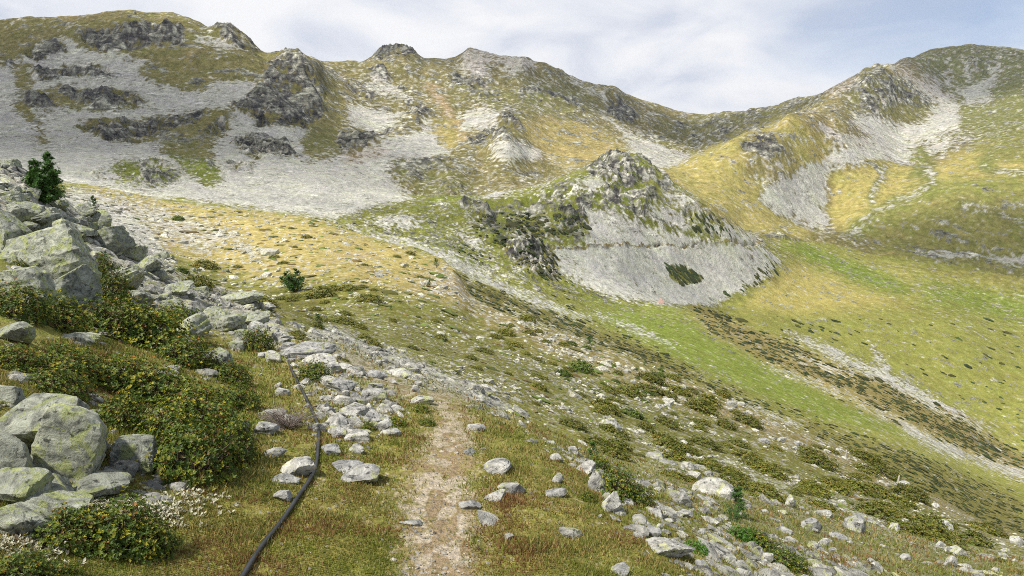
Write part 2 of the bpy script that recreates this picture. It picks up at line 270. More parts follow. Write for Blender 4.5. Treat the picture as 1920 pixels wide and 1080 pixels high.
P(dict(S=.1, C=.1, Y=.15, G=.65, W=.05), [(1800,200),(1920,190),(2120,190),(2120,265),(1860,262),(1800,240)]); P(dict(S=.3, C=.2, Y=.2, G=.5), [(1720,258),(1800,240),(1920,238),(2120,250),(2120,275),(1800,270)])
P(dict(S=0, C=0, Y=.95, G=.15), [(1560,310),(1640,300),(1750,300),(1850,270),(1920,255),(2120,255),(2120,430),(1700,440),(1555,425),(1545,370)])
P(dict(S=0, C=0, Y=.5, G=.5), [(1820,268),(1920,248),(2120,250),(2120,300),(1850,300)])
for q in ([(1710,270),(1740,270),(1745,310),(1760,350),(1720,340)], [(1835,300),(1870,290),(1860,330),(1840,325)]): P(dict(G=.9, Y=.2, S=.05), q)
for pts, wd in (([(1655,315),(1640,350),(1635,375)], 6), ([(1740,315),(1750,345),(1690,370),(1640,400),(1600,430)], 7), ([(1860,320),(1920,325)], 6)): Sx(dict(S=.6, G=.5, Y=.3), pts, wd)
# yellow spur with its rocky head and the scree bowl below it
P(dict(S=.12, C=.08, Y=.9, G=.12, W=.12), [(1235,325),(1330,275),(1395,243),(1470,210),(1520,225),(1560,275),(1570,295),(1500,330),(1440,350),(1440,380),(1500,415),(1550,445),(1400,440),(1330,395)])
P(dict(S=.35, C=.35, Y=.5, W=.2), [(1390,255),(1470,240),(1500,300),(1470,330),(1440,350),(1400,320)]); P(CR, [(1395,258),(1425,250),(1445,262),(1480,297),(1440,292),(1400,282)], 2)
P(dict(S=.2, C=.25, Y=.45, W=.3), [(1480,212),(1560,192),(1600,230),(1640,275),(1600,290),(1540,250)]); P(dict(S=.15, C=.1, Y=.6, W=.5, G=.1), [(1500,225),(1530,220),(1600,270),(1610,285),(1570,275)])
P(dict(S=1, C=0, Y=.1, W=.1, G=0), [(1438,350),(1490,325),(1560,285),(1640,280),(1640,300),(1585,310),(1555,325),(1540,350),(1553,372),(1542,395),(1552,428),(1505,418),(1465,400),(1425,372)]); Sx(dict(S=.95, Y=.3), [(1540,245),(1620,275),(1700,300)], 10); P(dict(Y=.9, S=.1), [(1500,275),(1560,300),(1555,310),(1500,300)])
for l in ('far',):
    for q in ([(725,300),(830,298),(862,340),(880,370),(800,372),(742,342)], [(842,335),(882,328),(898,372),(850,372)]): paint(l, dict(G=.55, Y=.15, S=.2, C=.35), poly=q, soft=4)
P(dict(S=.9, C=.1, Y=.1), [(930,262),(985,268),(1020,282),(1015,300),(930,300),(925,280)]); P(dict(C=.9), [(640,150),(665,150),(690,185),(655,170)]); P(dict(C=.8, S=.3), [(880,180),(940,175),(930,195),(880,195)]); P(dict(C=.8), [(720,165),(760,160),(765,180),(730,180)])
P(dict(G=.6, Y=.0, S=.15), [(860,140),(890,165),(960,175),(1000,150),(1090,165),(1140,200),(1090,215),(950,215),(860,180)], 8)
# ---- middle distance
paint('mid', dict(S=.05, Y=.55, G=.4), ALL)
M = lambda ch, poly, soft=4: paint('mid', ch, poly=poly, soft=soft)
Ms = lambda ch, pts, width, soft=2: paint('mid', ch, stroke=pts, width=width, soft=soft)
M(dict(S=1, Y=0, G=0, C=.05), [(-200,240),(600,240),(740,300),(730,340),(770,368),(800,372),(640,412),(330,372),(0,360),(-200,350)])
M(dict(S=.10, C=.20, Y=.30, G=.42), [(640,410),(720,382),(850,368),(1010,355),(1090,326),(1160,300),(1220,300),(1340,388),(1460,480),(1460,520),(1330,575),(1100,575),(950,540),(800,480),(640,430)])
M(dict(G=.42, Y=.12, S=.2, C=.42), [(960,380),(1090,330),(1160,300),(1220,305),(1300,400),(1330,460),(1100,460),(1000,430)])
M(dict(Y=.5, S=.22, C=.28, G=.5, H=.2), [(1200,310),(1340,390),(1400,440),(1330,455),(1250,400),(1210,380)])
for q in ([(885,335),(960,305),(1045,310),(1030,345),(960,358),(905,375)], [(1100,432),(1092,400),(1130,398),(1200,420),(1280,440),(1335,458),(1160,462),(1100,458)], [(1330,412),(1405,430),(1425,458),(1350,456)], [(832,420),(860,428),(905,462),(880,458)],
          [(940,400),(1000,410),(1010,432),(960,425)], [(875,405),(905,400),(915,430),(885,435)], [(1230,350),(1300,370),(1330,400),(1270,380)], [(1110,335),(1150,330),(1140,350),(1060,360)]): M(dict(S=.92, Y=0, G=0, C=.05), q)
M(dict(S=1, Y=0, G=0, C=0, H=0), [(1038,462),(1150,460),(1250,457),(1330,462),(1425,460),(1460,482),(1452,512),(1395,550),(1345,570),(1240,574),(1160,562),(1095,535),(1045,500)], 3)
for q in ([(1010,362),(1045,362),(1060,378),(1020,380)], [(1085,365),(1110,362),(1100,390),(1080,385)], [(1165,305),(1195,308),(1200,345),(1175,350)], [(1175,355),(1205,360),(1210,400),(1190,400)], [(940,455),(1000,450),(1040,470),(1010,500),(950,480)], [(975,490),(1040,490),(1045,520),(1000,520)], [(1100,310),(1130,318),(1110,330)], [(1225,335),(1260,345),(1250,355)], [(860,380),(900,385),(895,405),(868,400)], [(1120,300),(1180,296),(1230,330),(1210,340),(1130,340)]): M(dict(C=.85, S=.35), q, 2)
M(dict(G=.9, H=.9, S=0, Y=0), [(1250,495),(1285,500),(1312,512),(1318,528),(1285,535),(1257,518)], 1)
M(dict(H=.5, G=.6, C=.4, Y=.05, S=.1), [(880,400),(960,385),(1040,378),(1060,420),(1035,455),(900,450)], 6); M(dict(H=.55), [(960,470),(1040,480),(1050,530),(1100,545),(1060,545),(970,505)]); M(dict(H=.5, G=.5), [(1370,545),(1460,480),(1475,500),(1400,560),(1340,572)])
for pts, wd in (([(935,468),(1040,466),(1160,461),(1290,456),(1420,452)], 2.2),): Ms(dict(S=.25, W=.35, C=.5), pts, wd, 0)
for q in ([(725,300),(830,298),(862,340),(895,372),(800,372),(742,342)],): M(dict(G=.6, Y=.1, S=.2, C=.35), q)
for q in ([(1050,395),(1095,390),(1100,425),(1060,420)], [(1130,350),(1165,345),(1160,385),(1135,380)], [(1205,345),(1225,350),(1235,385),(1210,380)], [(985,375),(1010,372),(1015,395),(990,395)], [(1280,380),(1310,390),(1300,405),(1280,398)], [(900,395),(935,392),(930,415),(905,412)]): M(dict(C=.95, S=.2), q, 2)
for q in ([(1100,345),(1135,335),(1130,352),(1105,360)], [(1215,385),(1260,395),(1310,430),(1260,425),(1220,405)], [(1020,395),(1045,400),(1040,430),(1015,425)]): M(dict(S=.9, G=0, Y=.1, C=.1), q, 3)
M(dict(C=.9, S=.2), [(745,300),(820,295),(832,310),(790,330),(762,322)], 2)
for q in ([(650,420),(760,400),(800,410),(760,430)], [(800,395),(840,388),(850,400)], [(960,425),(990,440),(1030,445),(1030,455),(960,450)], [(860,440),(900,450),(930,500),(900,500)]): M(dict(S=.8, G=.1, Y=.2), q)
for q in ([(900,400),(960,395),(960,450),(930,460)], [(1020,385),(1080,380),(1100,440),(1040,450)], [(830,460),(900,470),(940,500),(880,500)]): M(dict(G=.75, H=.5, Y=0, S=.1), q)
for q in ([(205,305),(240,298),(300,305),(345,325),(330,342),(290,350),(230,350),(210,330)], [(285,262),(360,262),(400,290),(420,330),(415,350),(385,352),(340,315)], [(60,268),(85,262),(95,275),(70,280)], [(560,285),(600,292),(645,288),(640,300),(590,305)]): M(dict(S=.15, G=.5, Y=.15, C=.2), q, 4)
for q in ([(245,332),(290,320),(350,328),(280,345)], [(175,320),(200,315),(200,333),(180,333)], [(260,300),(300,296),(310,312),(270,314)], [(380,290),(405,300),(400,322),(385,312)], [(480,268),(560,270),(570,290),(500,292)], [(420,300),(470,295),(480,315),(430,318)]): M(dict(C=.7, S=.4), q, 3)
for pts in ([(1250,380),(1330,430),(1350,445)], [(1290,395),(1370,440)], [(1330,415),(1400,452)], [(1230,400),(1260,440)], [(1140,395),(1170,440)], [(1060,470),(1100,530)], [(1400,470),(1420,500),(1395,540)], [(1180,520),(1210,560)], [(1120,480),(1130,500)]): Ms(dict(S=.5, G=.5, H=.2, Y=.3), pts, 5, 4)
# valley sides: heath bands, stony stripes, green basin
M(dict(Y=.45, G=.45, H=.25, S=.08), [(640,412),(800,470),(1000,530),(1100,575),(1240,575),(1350,600),(1500,650),(1920,850),(2120,950),(2120,1120),(1800,1120),(1000,640),(850,540),(640,450)])
M(dict(G=.75, Y=.5, H=0, S=.05), [(1080,570),(1240,574),(1300,600),(1450,680),(1700,790),(2120,960),(2120,1060),(1920,960),(1600,830),(1300,700),(1200,640)], 8)
M(dict(Y=.7, G=.25, H=.85, S=.03, W=.3), [(1285,574),(1360,592),(1500,650),(1780,770),(1920,850),(2120,950),(2120,1000),(1920,900),(1780,840),(1600,760),(1480,700),(1330,620)], 4)
M(dict(H=.55, G=.3, Y=.35), [(700,440),(850,520),(1000,600),(1150,640),(1300,700),(1500,780),(1700,850),(1920,930),(1920,1120),(1300,800),(900,620),(700,480)], 6)
M(dict(H=.75, G=.25, Y=.2, S=0), [(850,500),(900,530),(1000,570),(1100,615),(1200,650),(1300,700),(1290,715),(1150,660),(1000,610),(900,575)], 4)
M(dict(H=.7, G=.3, Y=.5, S=0), [(1540,815),(1700,850),(1920,980),(1920,1040),(1700,950)], 6)
for pts, wd in (([(640,425),(720,450),(860,500),(960,545),(1050,580),(1110,600)], [5,7,8,9,7,3]), ([(730,445),(800,470),(900,500),(1000,535)], [3,6,6,2]), ([(940,570),(1000,605),(1040,630)], [4,8,6]), ([(1110,585),(1200,620),(1270,650)], [3,6,3]), ([(1130,660),(1300,730),(1430,775),(1500,800)], [10,9,6,5]), ([(1480,660),(1550,690),(1600,700)], [3,8,3])): Ms(dict(S=.75, Y=.6, H=0), pts, wd, 3)
Ms(dict(S=.68, H=0, G=.3), [(1640,760),(1700,800),(1760,835),(1830,860),(1900,885),(1990,900)], [4,10,14,9,12,10], 3); Ms(dict(S=.5, H=0), [(1430,680),(1520,715),(1600,745),(1660,790)], [4,8,8,6], 3); Ms(dict(Y=.9, G=.4), [(1560,790),(1700,830),(1850,885),(1990,930)], [4,10,12,12], 5)
# beyond the edge: gully with talus and grassy bowls
M(dict(Y=.72, G=.5, H=.12, S=.04), [(1350,560),(1500,575),(1920,600),(2120,600),(2120,950),(1920,855),(1780,768),(1640,703),(1500,648),(1380,600)], 4)
Ms(dict(S=1, G=0, Y=0, H=0), [(1470,620),(1510,638),(1560,660),(1620,690),(1700,728),(1790,775),(1860,810)], [3,5,7,7,9,6,3], 4); Ms(dict(S=.9, G=0, Y=0, H=0), [(1632,645),(1645,665),(1665,700)], [4,5,6], 3)
M(dict(Y=1, G=.05, S=.03, H=.02), [(1370,570),(1450,520),(1520,470),(1480,455),(1600,475),(1700,510),(1760,540),(1700,570),(1500,590)], 6); M(dict(Y=.95, G=.2), [(1620,440),(1800,430),(1920,460),(2120,470),(2120,560),(1760,520)], 6)
M(dict(G=.95, Y=.3), [(1440,430),(1550,470),(1640,500),(1720,545),(1700,560),(1600,530),(1500,480)], 6); M(dict(G=.8, Y=.5), [(1700,520),(1920,560),(2120,590),(2120,640),(1900,600),(1740,560)], 6); M(dict(G=.8, Y=.4), [(1390,555),(1430,530),(1400,560),(1370,572)], 4)
M(dict(Y=.6, W=.4, G=.2, S=.1), [(1290,360),(1380,390),(1520,430),(1550,450),(1440,450),(1350,410)], 4)
# hummock on the far right with dark shrubs
for l in ('mid', 'far'):
    paint(l, dict(Y=.65, G=.45, H=.12, S=.02), poly=[(1620,430),(1700,370),(1800,345),(1920,340),(2120,340),(2120,520),(1750,510),(1640,480)], soft=5)
    paint(l, dict(G=.85, Y=.5), stroke=[(1920,343),(1800,348),(1720,362),(1650,400),(1600,440)], width=[8,8,8,10,12], soft=5)
    paint(l, dict(S=.85, H=.3, Y=.2), stroke=[(1740,475),(1790,478),(1850,475),(1900,488),(1980,495)], width=[5,8,4,7,6], soft=2)
    paint(l, dict(H=.55), poly=[(1730,425),(1800,415),(1830,440),(1760,445)], soft=4)
    paint(l, dict(S=.7, Y=.2), stroke=[(1800,385),(1860,395),(1920,415)], width=5, soft=3)
    paint(l, dict(S=.35, G=.6), stroke=[(1700,375),(1650,395),(1600,430)], width=5, soft=3)
paint('far', dict(H=.12), poly=[(1620,430),(1700,370),(1920,340),(2120,340),(2120,520),(1750,510)], soft=5)
# ---- near hillside
paint('near', dict(S=.14, Y=.46, G=.40, K=.20), ALL)
Q = lambda ch, poly, soft=5: paint('near', ch, poly=poly, soft=soft)
Qs = lambda ch, pts, width, soft=3: paint('near', ch, stroke=pts, width=width, soft=soft)
Q(dict(S=.15, Y=.95, G=.05, W=.25, K=0), [(150,340),(300,372),(600,410),(860,500),(900,560),(880,570),(800,560),(600,520),(520,540),(330,480),(200,420)])
Q(dict(S=.45, Y=.75, W=.4, G=.05), [(800,500),(860,500),(920,565),(880,570),(780,545)], 8)
Q(dict(S=1, C=.1, Y=0, G=0, K=0), [(120,360),(200,370),(260,400),(300,450),(320,500),(280,490),(220,440),(130,385)]); Q(dict(S=.6, Y=.5), [(200,360),(310,390),(440,440),(380,480),(300,440)]); Q(dict(S=.6, Y=.6), [(400,430),(440,430),(520,500),(470,480)])
Q(dict(S=.4, Y=.6, W=.35, G=.1, K=.2), [(890,560),(1000,605),(1300,720),(1600,850),(1920,1002),(1920,1030),(1600,890),(1300,770),(1000,650),(880,590)], 8)
Q(dict(Y=.45, G=.42, K=.28, S=.24, H=.1), [(520,590),(700,570),(900,610),(1300,780),(1600,900),(1920,1020),(2120,1120),(1100,1120),(1000,830),(760,680)], 14)
Qs(dict(S=1, C=.15, Y=.1, G=0, K=0), [(560,610),(640,645),(720,675),(800,710),(880,740),(950,780),(1010,830),(1100,870),(1200,905)], [14,20,20,22,20,18,14,10,8], 3)
Q(dict(S=.56, G=.35, Y=.15), [(1100,860),(1350,880),(1600,960),(1920,1060),(1920,1120),(1500,1120),(1300,1000)], 16)
Q(dict(S=.75, C=.45, Y=.05, G=.15, K=.3), [(-200,250),(0,298),(60,330),(130,380),(200,430),(330,515),(520,585),(560,650),(470,650),(380,610),(250,560),(100,480),(-200,420)], 5)
Q(dict(K=1, S=0, C=0, Y=0, G=0, W=.6), [(128,465),(165,480),(240,540),(330,590),(420,650),(360,620),(230,560),(150,500)], 2); Q(dict(G=.5, Y=.2, S=.1, C=0), [(20,370),(60,400),(110,450),(80,455),(30,430)], 3)
Q(dict(S=.6, Y=.2, G=.15, C=.1), [(540,640),(640,640),(760,700),(780,760),(740,825),(640,830),(600,790),(560,720)], 8)
Q(dict(H=.45, G=.3, S=.1), [(470,540),(540,520),(600,560),(600,620),(520,610)], 5)
Q(dict(Y=.45, G=.32, K=.30, S=.02, H=0), [(400,830),(560,830),(760,800),(960,770),(1100,880),(1250,1120),(330,1120)], 14)
Qs(dict(P=1, G=0, K=.1, S=0, Y=.5), [(815,1120),(825,1060),(835,1010),(825,960),(800,925),(835,880),(845,850),(842,820),(838,790),(848,762),(830,745)], [120,108,90,64,52,52,52,40,32,26,18], 15)
Qs(dict(P=.8), [(835,750),(770,735),(700,700),(620,660)], [10,10,10,8], 4)
Qs(dict(W=.7, S=.5, Y=.6), [(325,450),(315,465),(318,480)], 3, 1); Qs(dict(W=.5, S=.3, Y=.9), [(595,500),(640,482),(700,475)], 5, 2)

lay_near = YY < LY['dip1'][None]; lay_far = YY > LY['m2'][None] * .97
lay_mid = ~(lay_near | lay_far)
wamp = 7.0
lamw = YY * 0.02
wx = perlin(X / 9., YY / 9., 3) * 0; 
YS = np.where(YY > 450, .85, .5).astype(np.float32) if False else np.clip(.5 + .4 * (np.log(YY) - math.log(250)) / math.log(2), .6, .95).astype(np.float32)
def sfbm(k, lamrel, octv, seed):
    """noise whose wavelength keeps a fixed share of the distance band it lies in"""
    band = np.floor(np.log2(YY) * 1.0); out = np.zeros(X.shape, np.float32)
    t = np.log2(YY) - band
    for s in (0, 1):
        lam = lamrel * 2.0 ** (band + s)
        out += (fbm(X / lam, YY / lam * YS, 1.0, octv, seed) * (t if s else 1 - t)).astype(np.float32)
    return out
ns1 = sfbm(0, .035, 4, 21); ns2 = sfbm(0, .035, 4, 47); ns3 = sfbm(0, .012, 4, 83)
def sample(layer, c):
    a = MAPS[layer][c]
    ix = np.clip(((PX + wamp * ns1 * 2 + 200) / RS), 0, RW - 1.01); iy = np.clip((PY + wamp * ns2) / RS, 0, RH - 1.01)
    return a[iy.astype(np.int32), ix.astype(np.int32)]
cov = {}
for c in CH:
    cov[c] = np.where(lay_near, sample('near', c), np.where(lay_far, sample('far', c), sample('mid', c))).astype(np.float32)
def thr(a, n, k=.32, w=.12):
    """turn a soft cover share into patches with ragged borders"""
    e = np.clip((a + n * k - .5) / (2 * w) + .5, 0, 1); return e * e * (3 - 2 * e)
ns4 = sfbm(0, .02, 4, 101); ns5 = sfbm(0, .006, 3, 131)
bv, bd = np.full(X.shape, .5, np.float32), None
for a, b, s in ((0, 40, .3), (40, 120, .7), (120, 260, 1.3), (260, 480, 2.2), (480, 900, 3.6), (900, 5000, 5.)):
    r0, r1 = np.searchsorted(Y, [a, b]); q = np.s_[r0:r1]
    if r1 > r0: bv[q] = worley(X[q], YY[q] * (.9 if a >= 480 else .5), s, 5)[0]
farf = np.where(lay_far, 1.0, .6).astype(np.float32)
Sm = thr(cov['S'], .6 * ns3 + .8 * ns5 + farf * .40 * (bv - .5), .75, .20)
lzx = np.where(lay_far, 42., 15.); lzz = np.where(lay_far, 11., 4.5)
strata = (perlin((X + 20 * ns4) / lzx, (Zb + .22 * X + 6 * ns3) / lzz, 61) + .6 * perlin((X + 9 * ns3) / lzx * 2.3, (Zb + .22 * X) / lzz * 2.2, 67)).astype(np.float32)
Cm = thr(cov['C'] * .95, ns4 * .6 + ns3 * .6 + ns5 * .6 + strata * .85 + farf * .3 * (bv - .5), .75, .09)
Hm = thr(cov['H'], ns3 * .5 + ns5 * .8, .6, .12)
near_fade = np.clip((YY - 6) / 10, 0, 1)
Sm = Sm * np.where(lay_near, .25 + .75 * near_fade, 1)

# ---- relief at every scale the eye can see, stronger on crags
disp = np.zeros(X.shape, np.float32)
Cs = np.clip(cov['C'] * 1.2, 0, 1)
rough = (.030 + .018 * lay_far + (.125 + .09 * lay_mid) * Cs) * (1 - .6 * cov['P'])
is_meadow = np.clip(cov['Y'] + cov['G'] * .6 - cov['C'] * 2 - cov['S'], 0, 1) * lay_mid
rough = rough * (1 - .55 * is_meadow)
lam = 0.06; k = 0
while lam < 300:
    rel = lam / YY
    wgt = np.clip((rel - .003) / .006, 0, 1) * np.clip((.16 - rel) / .09, 0, 1)
    rws = np.where(wgt[:, nc // 2] > 0)[0]
    if len(rws):
        s = np.s_[rws[0]:rws[-1] + 1]
        n = perlin(X[s] / lam, YY[s] / lam, 200 + k)
        rdg = 1 - 2.2 * np.abs(perlin(X[s] / lam * .9, YY[s] / lam * .9, 300 + k))
        disp[s] += (lam * rough[s] * wgt[s] * (n * (1 - .5 * Cs[s]) + (rdg - .4) * .6 * (.25 + Cs[s]))).astype(np.float32)
    lam *= 2; k += 1
# stones of the talus as real bumps
stone_v = np.full(X.shape, .5, np.float32); stone_d = np.ones(X.shape, np.float32)
for a, b, s in ((0, 14, .10), (14, 40, .28), (40, 120, .55), (120, 260, 1.1), (260, 480, 1.7), (480, 900, 2.6), (900, 5000, 4.5)):
    r0, r1 = np.searchsorted(Y, [a, b])
    if r1 <= r0: continue
    q = np.s_[r0:r1]
    ysf = .9 if a >= 480 else .55
    v1, d1 = worley(X[q], YY[q] * ysf, s * .75, 3); v2, d2 = worley(X[q], YY[q] * ysf, s * 1.7, 9)
    pick = (v2 > .80); v = np.where(pick, v2, v1); d = np.where(pick, d2 * 2.0, d1)
    stone_v[q] = v; stone_d[q] = d
    disp[q] += (s * (.14 + .30 * v) * np.clip(.75 - d, 0, 1) * np.clip(.65 * Sm[q] + .35 * Cm[q], 0, 1) * (.4 if b < 130 else .7)).astype(np.float32)
disp += np.where(lay_far, 5.0, np.where(lay_mid, 1.8, 0.0)).astype(np.float32) * strata * Cs
Z = Zb + disp

# ---- albedo of the ground
def mix(a, b, t): return a * (1 - t[..., None]) + np.asarray(b, np.float32) * t[..., None]
def C3(*c): return np.array(c, np.float32)
alb = np.broadcast_to(C3(.118, .112, .028), X.shape + (3,)).astype(np.float32).copy()
alb = mix(alb, (.40, .345, .120), np.clip(cov['Y'] + .22 * ns4 + .30 * ns1 * lay_mid, 0, 1) ** 1.2)
alb = mix(alb, (.150, .218, .032), np.clip(cov['G'] * 1.1 + .30 * ns1 - .03, 0, 1) * .85)
alb = mix(alb, (.165, .085, .036), np.clip(cov['K'] * 1.1 + .35 * ns3 - .1, 0, 1) * .75)
alb = mix(alb, (.46, .30, .20), np.clip(cov['W'] + .3 * ns4 - .05, 0, 1) * .75)
alb = mix(alb, (.165, .148, .072), (lay_far * .60 * np.clip(1.1 - cov['Y'], 0, 1)).astype(np.float32)); alb *= (1 + .30 * ns5 + .2 * ns3 + .25 * (bv - .5))[..., None]
pale = np.clip(stone_v, 0, 1)
scree = mix(np.broadcast_to(C3(.43, .42, .385), alb.shape), (.41, .42, .32), np.clip(.28 + ns1 * .8 + .4 * ns4, 0, 1))
scree = mix(scree, (.47, .35, .29), np.clip(cov['W'] * .9 + .35 * ns2 - .12, 0, 1) * .6)
scree = scree * np.where(YY > 250, .84 + .3 * pale, .72 + .5 * pale)[..., None].astype(np.float32) * (1 + .16 * ns3 + .12 * ns1)[..., None]
crag = mix(np.broadcast_to(C3(.070, .066, .066), alb.shape), (.33, .33, .26), np.clip(.22 + .7 * ns3 + .9 * ns5 + .7 * (bv - .5) + .5 * strata, 0, 1))
alb = mix(alb, (.26, .185, .085), np.where(lay_mid, cov['H'] * .45, 0).astype(np.float32)); alb = mix(alb, (.055, .062, .014), Hm * np.where(lay_mid, .30, .8).astype(np.float32))
alb = alb * (1 - Cm[..., None]) + crag * Cm[..., None]
alb = alb * (1 - Sm[..., None]) + scree * Sm[..., None]
# single pale stones in the grass of mid and far slopes
single = (stone_v > (1.01 - .30 * cov['S'])) & (stone_d < .42) & (YY > 45) & (cov['P'] < .1) & ~lay_far
alb[single] = (scree * 1.1)[single]
pth = np.clip(cov['P'] * 1.25 + .8 * ns3 + .5 * ns5 - .28, 0, 1)
pcol = mix(np.broadcast_to(C3(.27, .205, .130), alb.shape), (.48, .42, .335), (stone_v > .6).astype(np.float32) * .7)
alb = alb * (1 - pth[..., None]) + pcol * pth[..., None]
lumA = alb.mean(-1, keepdims=True); alb = np.clip((lumA + (alb - lumA) * 1.07) * .92, .008, .85)

# ------------------------------------------------------------------ ground lookups
VG = Z / YY
VMAX = np.maximum.accumulate(VG[np.searchsorted(Y, 1.2):], axis=0); YR = Y[np.searchsorted(Y, 1.2):]
def ground(x, y):
    u = x / y; ci = np.clip(np.interp(u, U, np.arange(nc)), 0, nc - 1.001); ri = np.clip(np.interp(y, Y, np.arange(nr)), 0, nr - 1.001)
    c0 = ci.astype(int) if hasattr(ci, 'astype') else int(ci); r0 = ri.astype(int) if hasattr(ri, 'astype') else int(ri)
    fc = ci - c0; fr = ri - r0
    return (Z[r0, c0] * (1 - fc) + Z[r0, c0 + 1] * fc) * (1 - fr) + (Z[r0 + 1, c0] * (1 - fc) + Z[r0 + 1, c0 + 1] * fc) * fr
def hit(px, py):
    u, v = pix2uv(px, py); c = int(np.clip(round(float(np.interp(u, U, np.arange(nc)))), 0, nc - 1))
    r = int(np.searchsorted(VMAX[:, c], v))
    if r >= len(YR): return None
    y = YR[r]; x = u * y
    return Vector((float(x), float(y), float(ground(x, y))))
def slope_n(x, y):
    e = .03 * y; zx = (ground(x + e, y) - ground(x - e, y)) / (2 * e); zy = (ground(x, y + e) - ground(x, y - e)) / (2 * e)
    return Vector((-float(zx), -float(zy), 1)).normalized()

# ------------------------------------------------------------------ materials
def new_mat(name):
    m = bpy.data.materials.new(name); m.use_nodes = True; m.node_tree.nodes.clear(); return m, m.node_tree
def finish(nt, color, rough=.9, bump=None, spec=.25, translucent=0):
    b = N(nt, 'ShaderNodeBsdfPrincipled'); nt.links.new(color, b.inputs['Base Color'])
    b.inputs['Roughness'].default_value = rough; b.inputs['Specular IOR Level'].default_value = spec
    if bump is not None: nt.links.new(bump, b.inputs['Normal'])
    o = N(nt, 'ShaderNodeOutputMaterial'); out = b.outputs[0]
    if translucent:
        t = N(nt, 'ShaderNodeBsdfTranslucent'); nt.links.new(color, t.inputs[0])
        mx = N(nt, 'ShaderNodeMixShader', i_0=translucent); nt.links.new(out, mx.inputs[1]); nt.links.new(t.outputs[0], mx.inputs[2]); out = mx.outputs[0]
    nt.links.new(out, o.inputs[0])
def mat_ground():
    m, t = new_mat('ground cover'); a = N(t, 'ShaderNodeAttribute', attribute_name='albedo'); g = N(t, 'ShaderNodeNewGeometry')
    dist = N(t, 'ShaderNodeAttribute', attribute_name='grain')
    # grain attribute: log distance band, keeps the texture grain finer near by
    nn = N(t, 'ShaderNodeTexNoise', i_Scale=38.0, i_Detail=5.0, i_Roughness=.7); t.links.new(g.outputs['Position'], nn.inputs['Vector'])
    nv_ = N(t, 'ShaderNodeTexNoise', i_Scale=.16, i_Detail=6.0, i_Roughness=.8); t.links.new(g.outputs['Position'], nv_.inputs['Vector'])
    nf = N(t, 'ShaderNodeTexNoise', i_Scale=1.3, i_Detail=5.0, i_Roughness=.75); t.links.new(g.outputs['Position'], nf.inputs['Vector'])
    near = ramp(t, nn.outputs[0], [(.28, .45), (.5, 1.0), (.72, 1.6)]); far = ramp(t, nf.outputs[0], [(.30, .66), (.5, 1.0), (.70, 1.38)])
    g2 = math_n(t, 'SUBTRACT', dist.outputs['Fac'], 1.0, clamp=True); vfar = ramp(t, nv_.outputs[0], [(.30, .50), (.5, 1.0), (.70, 1.55)])
    k = mixc(t, g2, mixc(t, dist.outputs['Fac'], near, far), vfar)
    cr = N(t, 'ShaderNodeAttribute', attribute_name='crag'); mp = N(t, 'ShaderNodeMapping'); mp.inputs['Scale'].default_value = (.55, .55, 1.6); t.links.new(g.outputs['Position'], mp.inputs['Vector'])
    nc_ = N(t, 'ShaderNodeTexNoise', i_Scale=.13, i_Detail=7.0, i_Roughness=.72, i_Distortion=.6); t.links.new(mp.outputs[0], nc_.inputs['Vector'])
    k = mixc(t, cr.outputs['Fac'], k, mixc(t, 1.0, k, ramp(t, nc_.outputs[0], [(.36, .22), (.46, .75), (.52, 1.05), (.62, 1.7)]), 'MULTIPLY'))
    c = mixc(t, 1.0, a.outputs['Color'], k, 'MULTIPLY')
    h = mixc(t, g2, mixc(t, dist.outputs['Fac'], nn.outputs[0], nf.outputs[0]), nv_.outputs[0])
    h = mixc(t, cr.outputs['Fac'], h, nc_.outputs[0])
    bp = N(t, 'ShaderNodeBump', i_Strength=.8)
    dd = math_n(t, 'ADD', math_n(t, 'ADD', math_n(t, 'MULTIPLY', dist.outputs['Fac'], .5), .03), math_n(t, 'ADD', math_n(t, 'MULTIPLY', g2, 4.0), math_n(t, 'MULTIPLY', cr.outputs['Fac'], 5.0))); t.links.new(dd, bp.inputs['Distance']); t.links.new(h, bp.inputs['Height'])
    finish(t, c, .95, bp.outputs[0], .1); return m
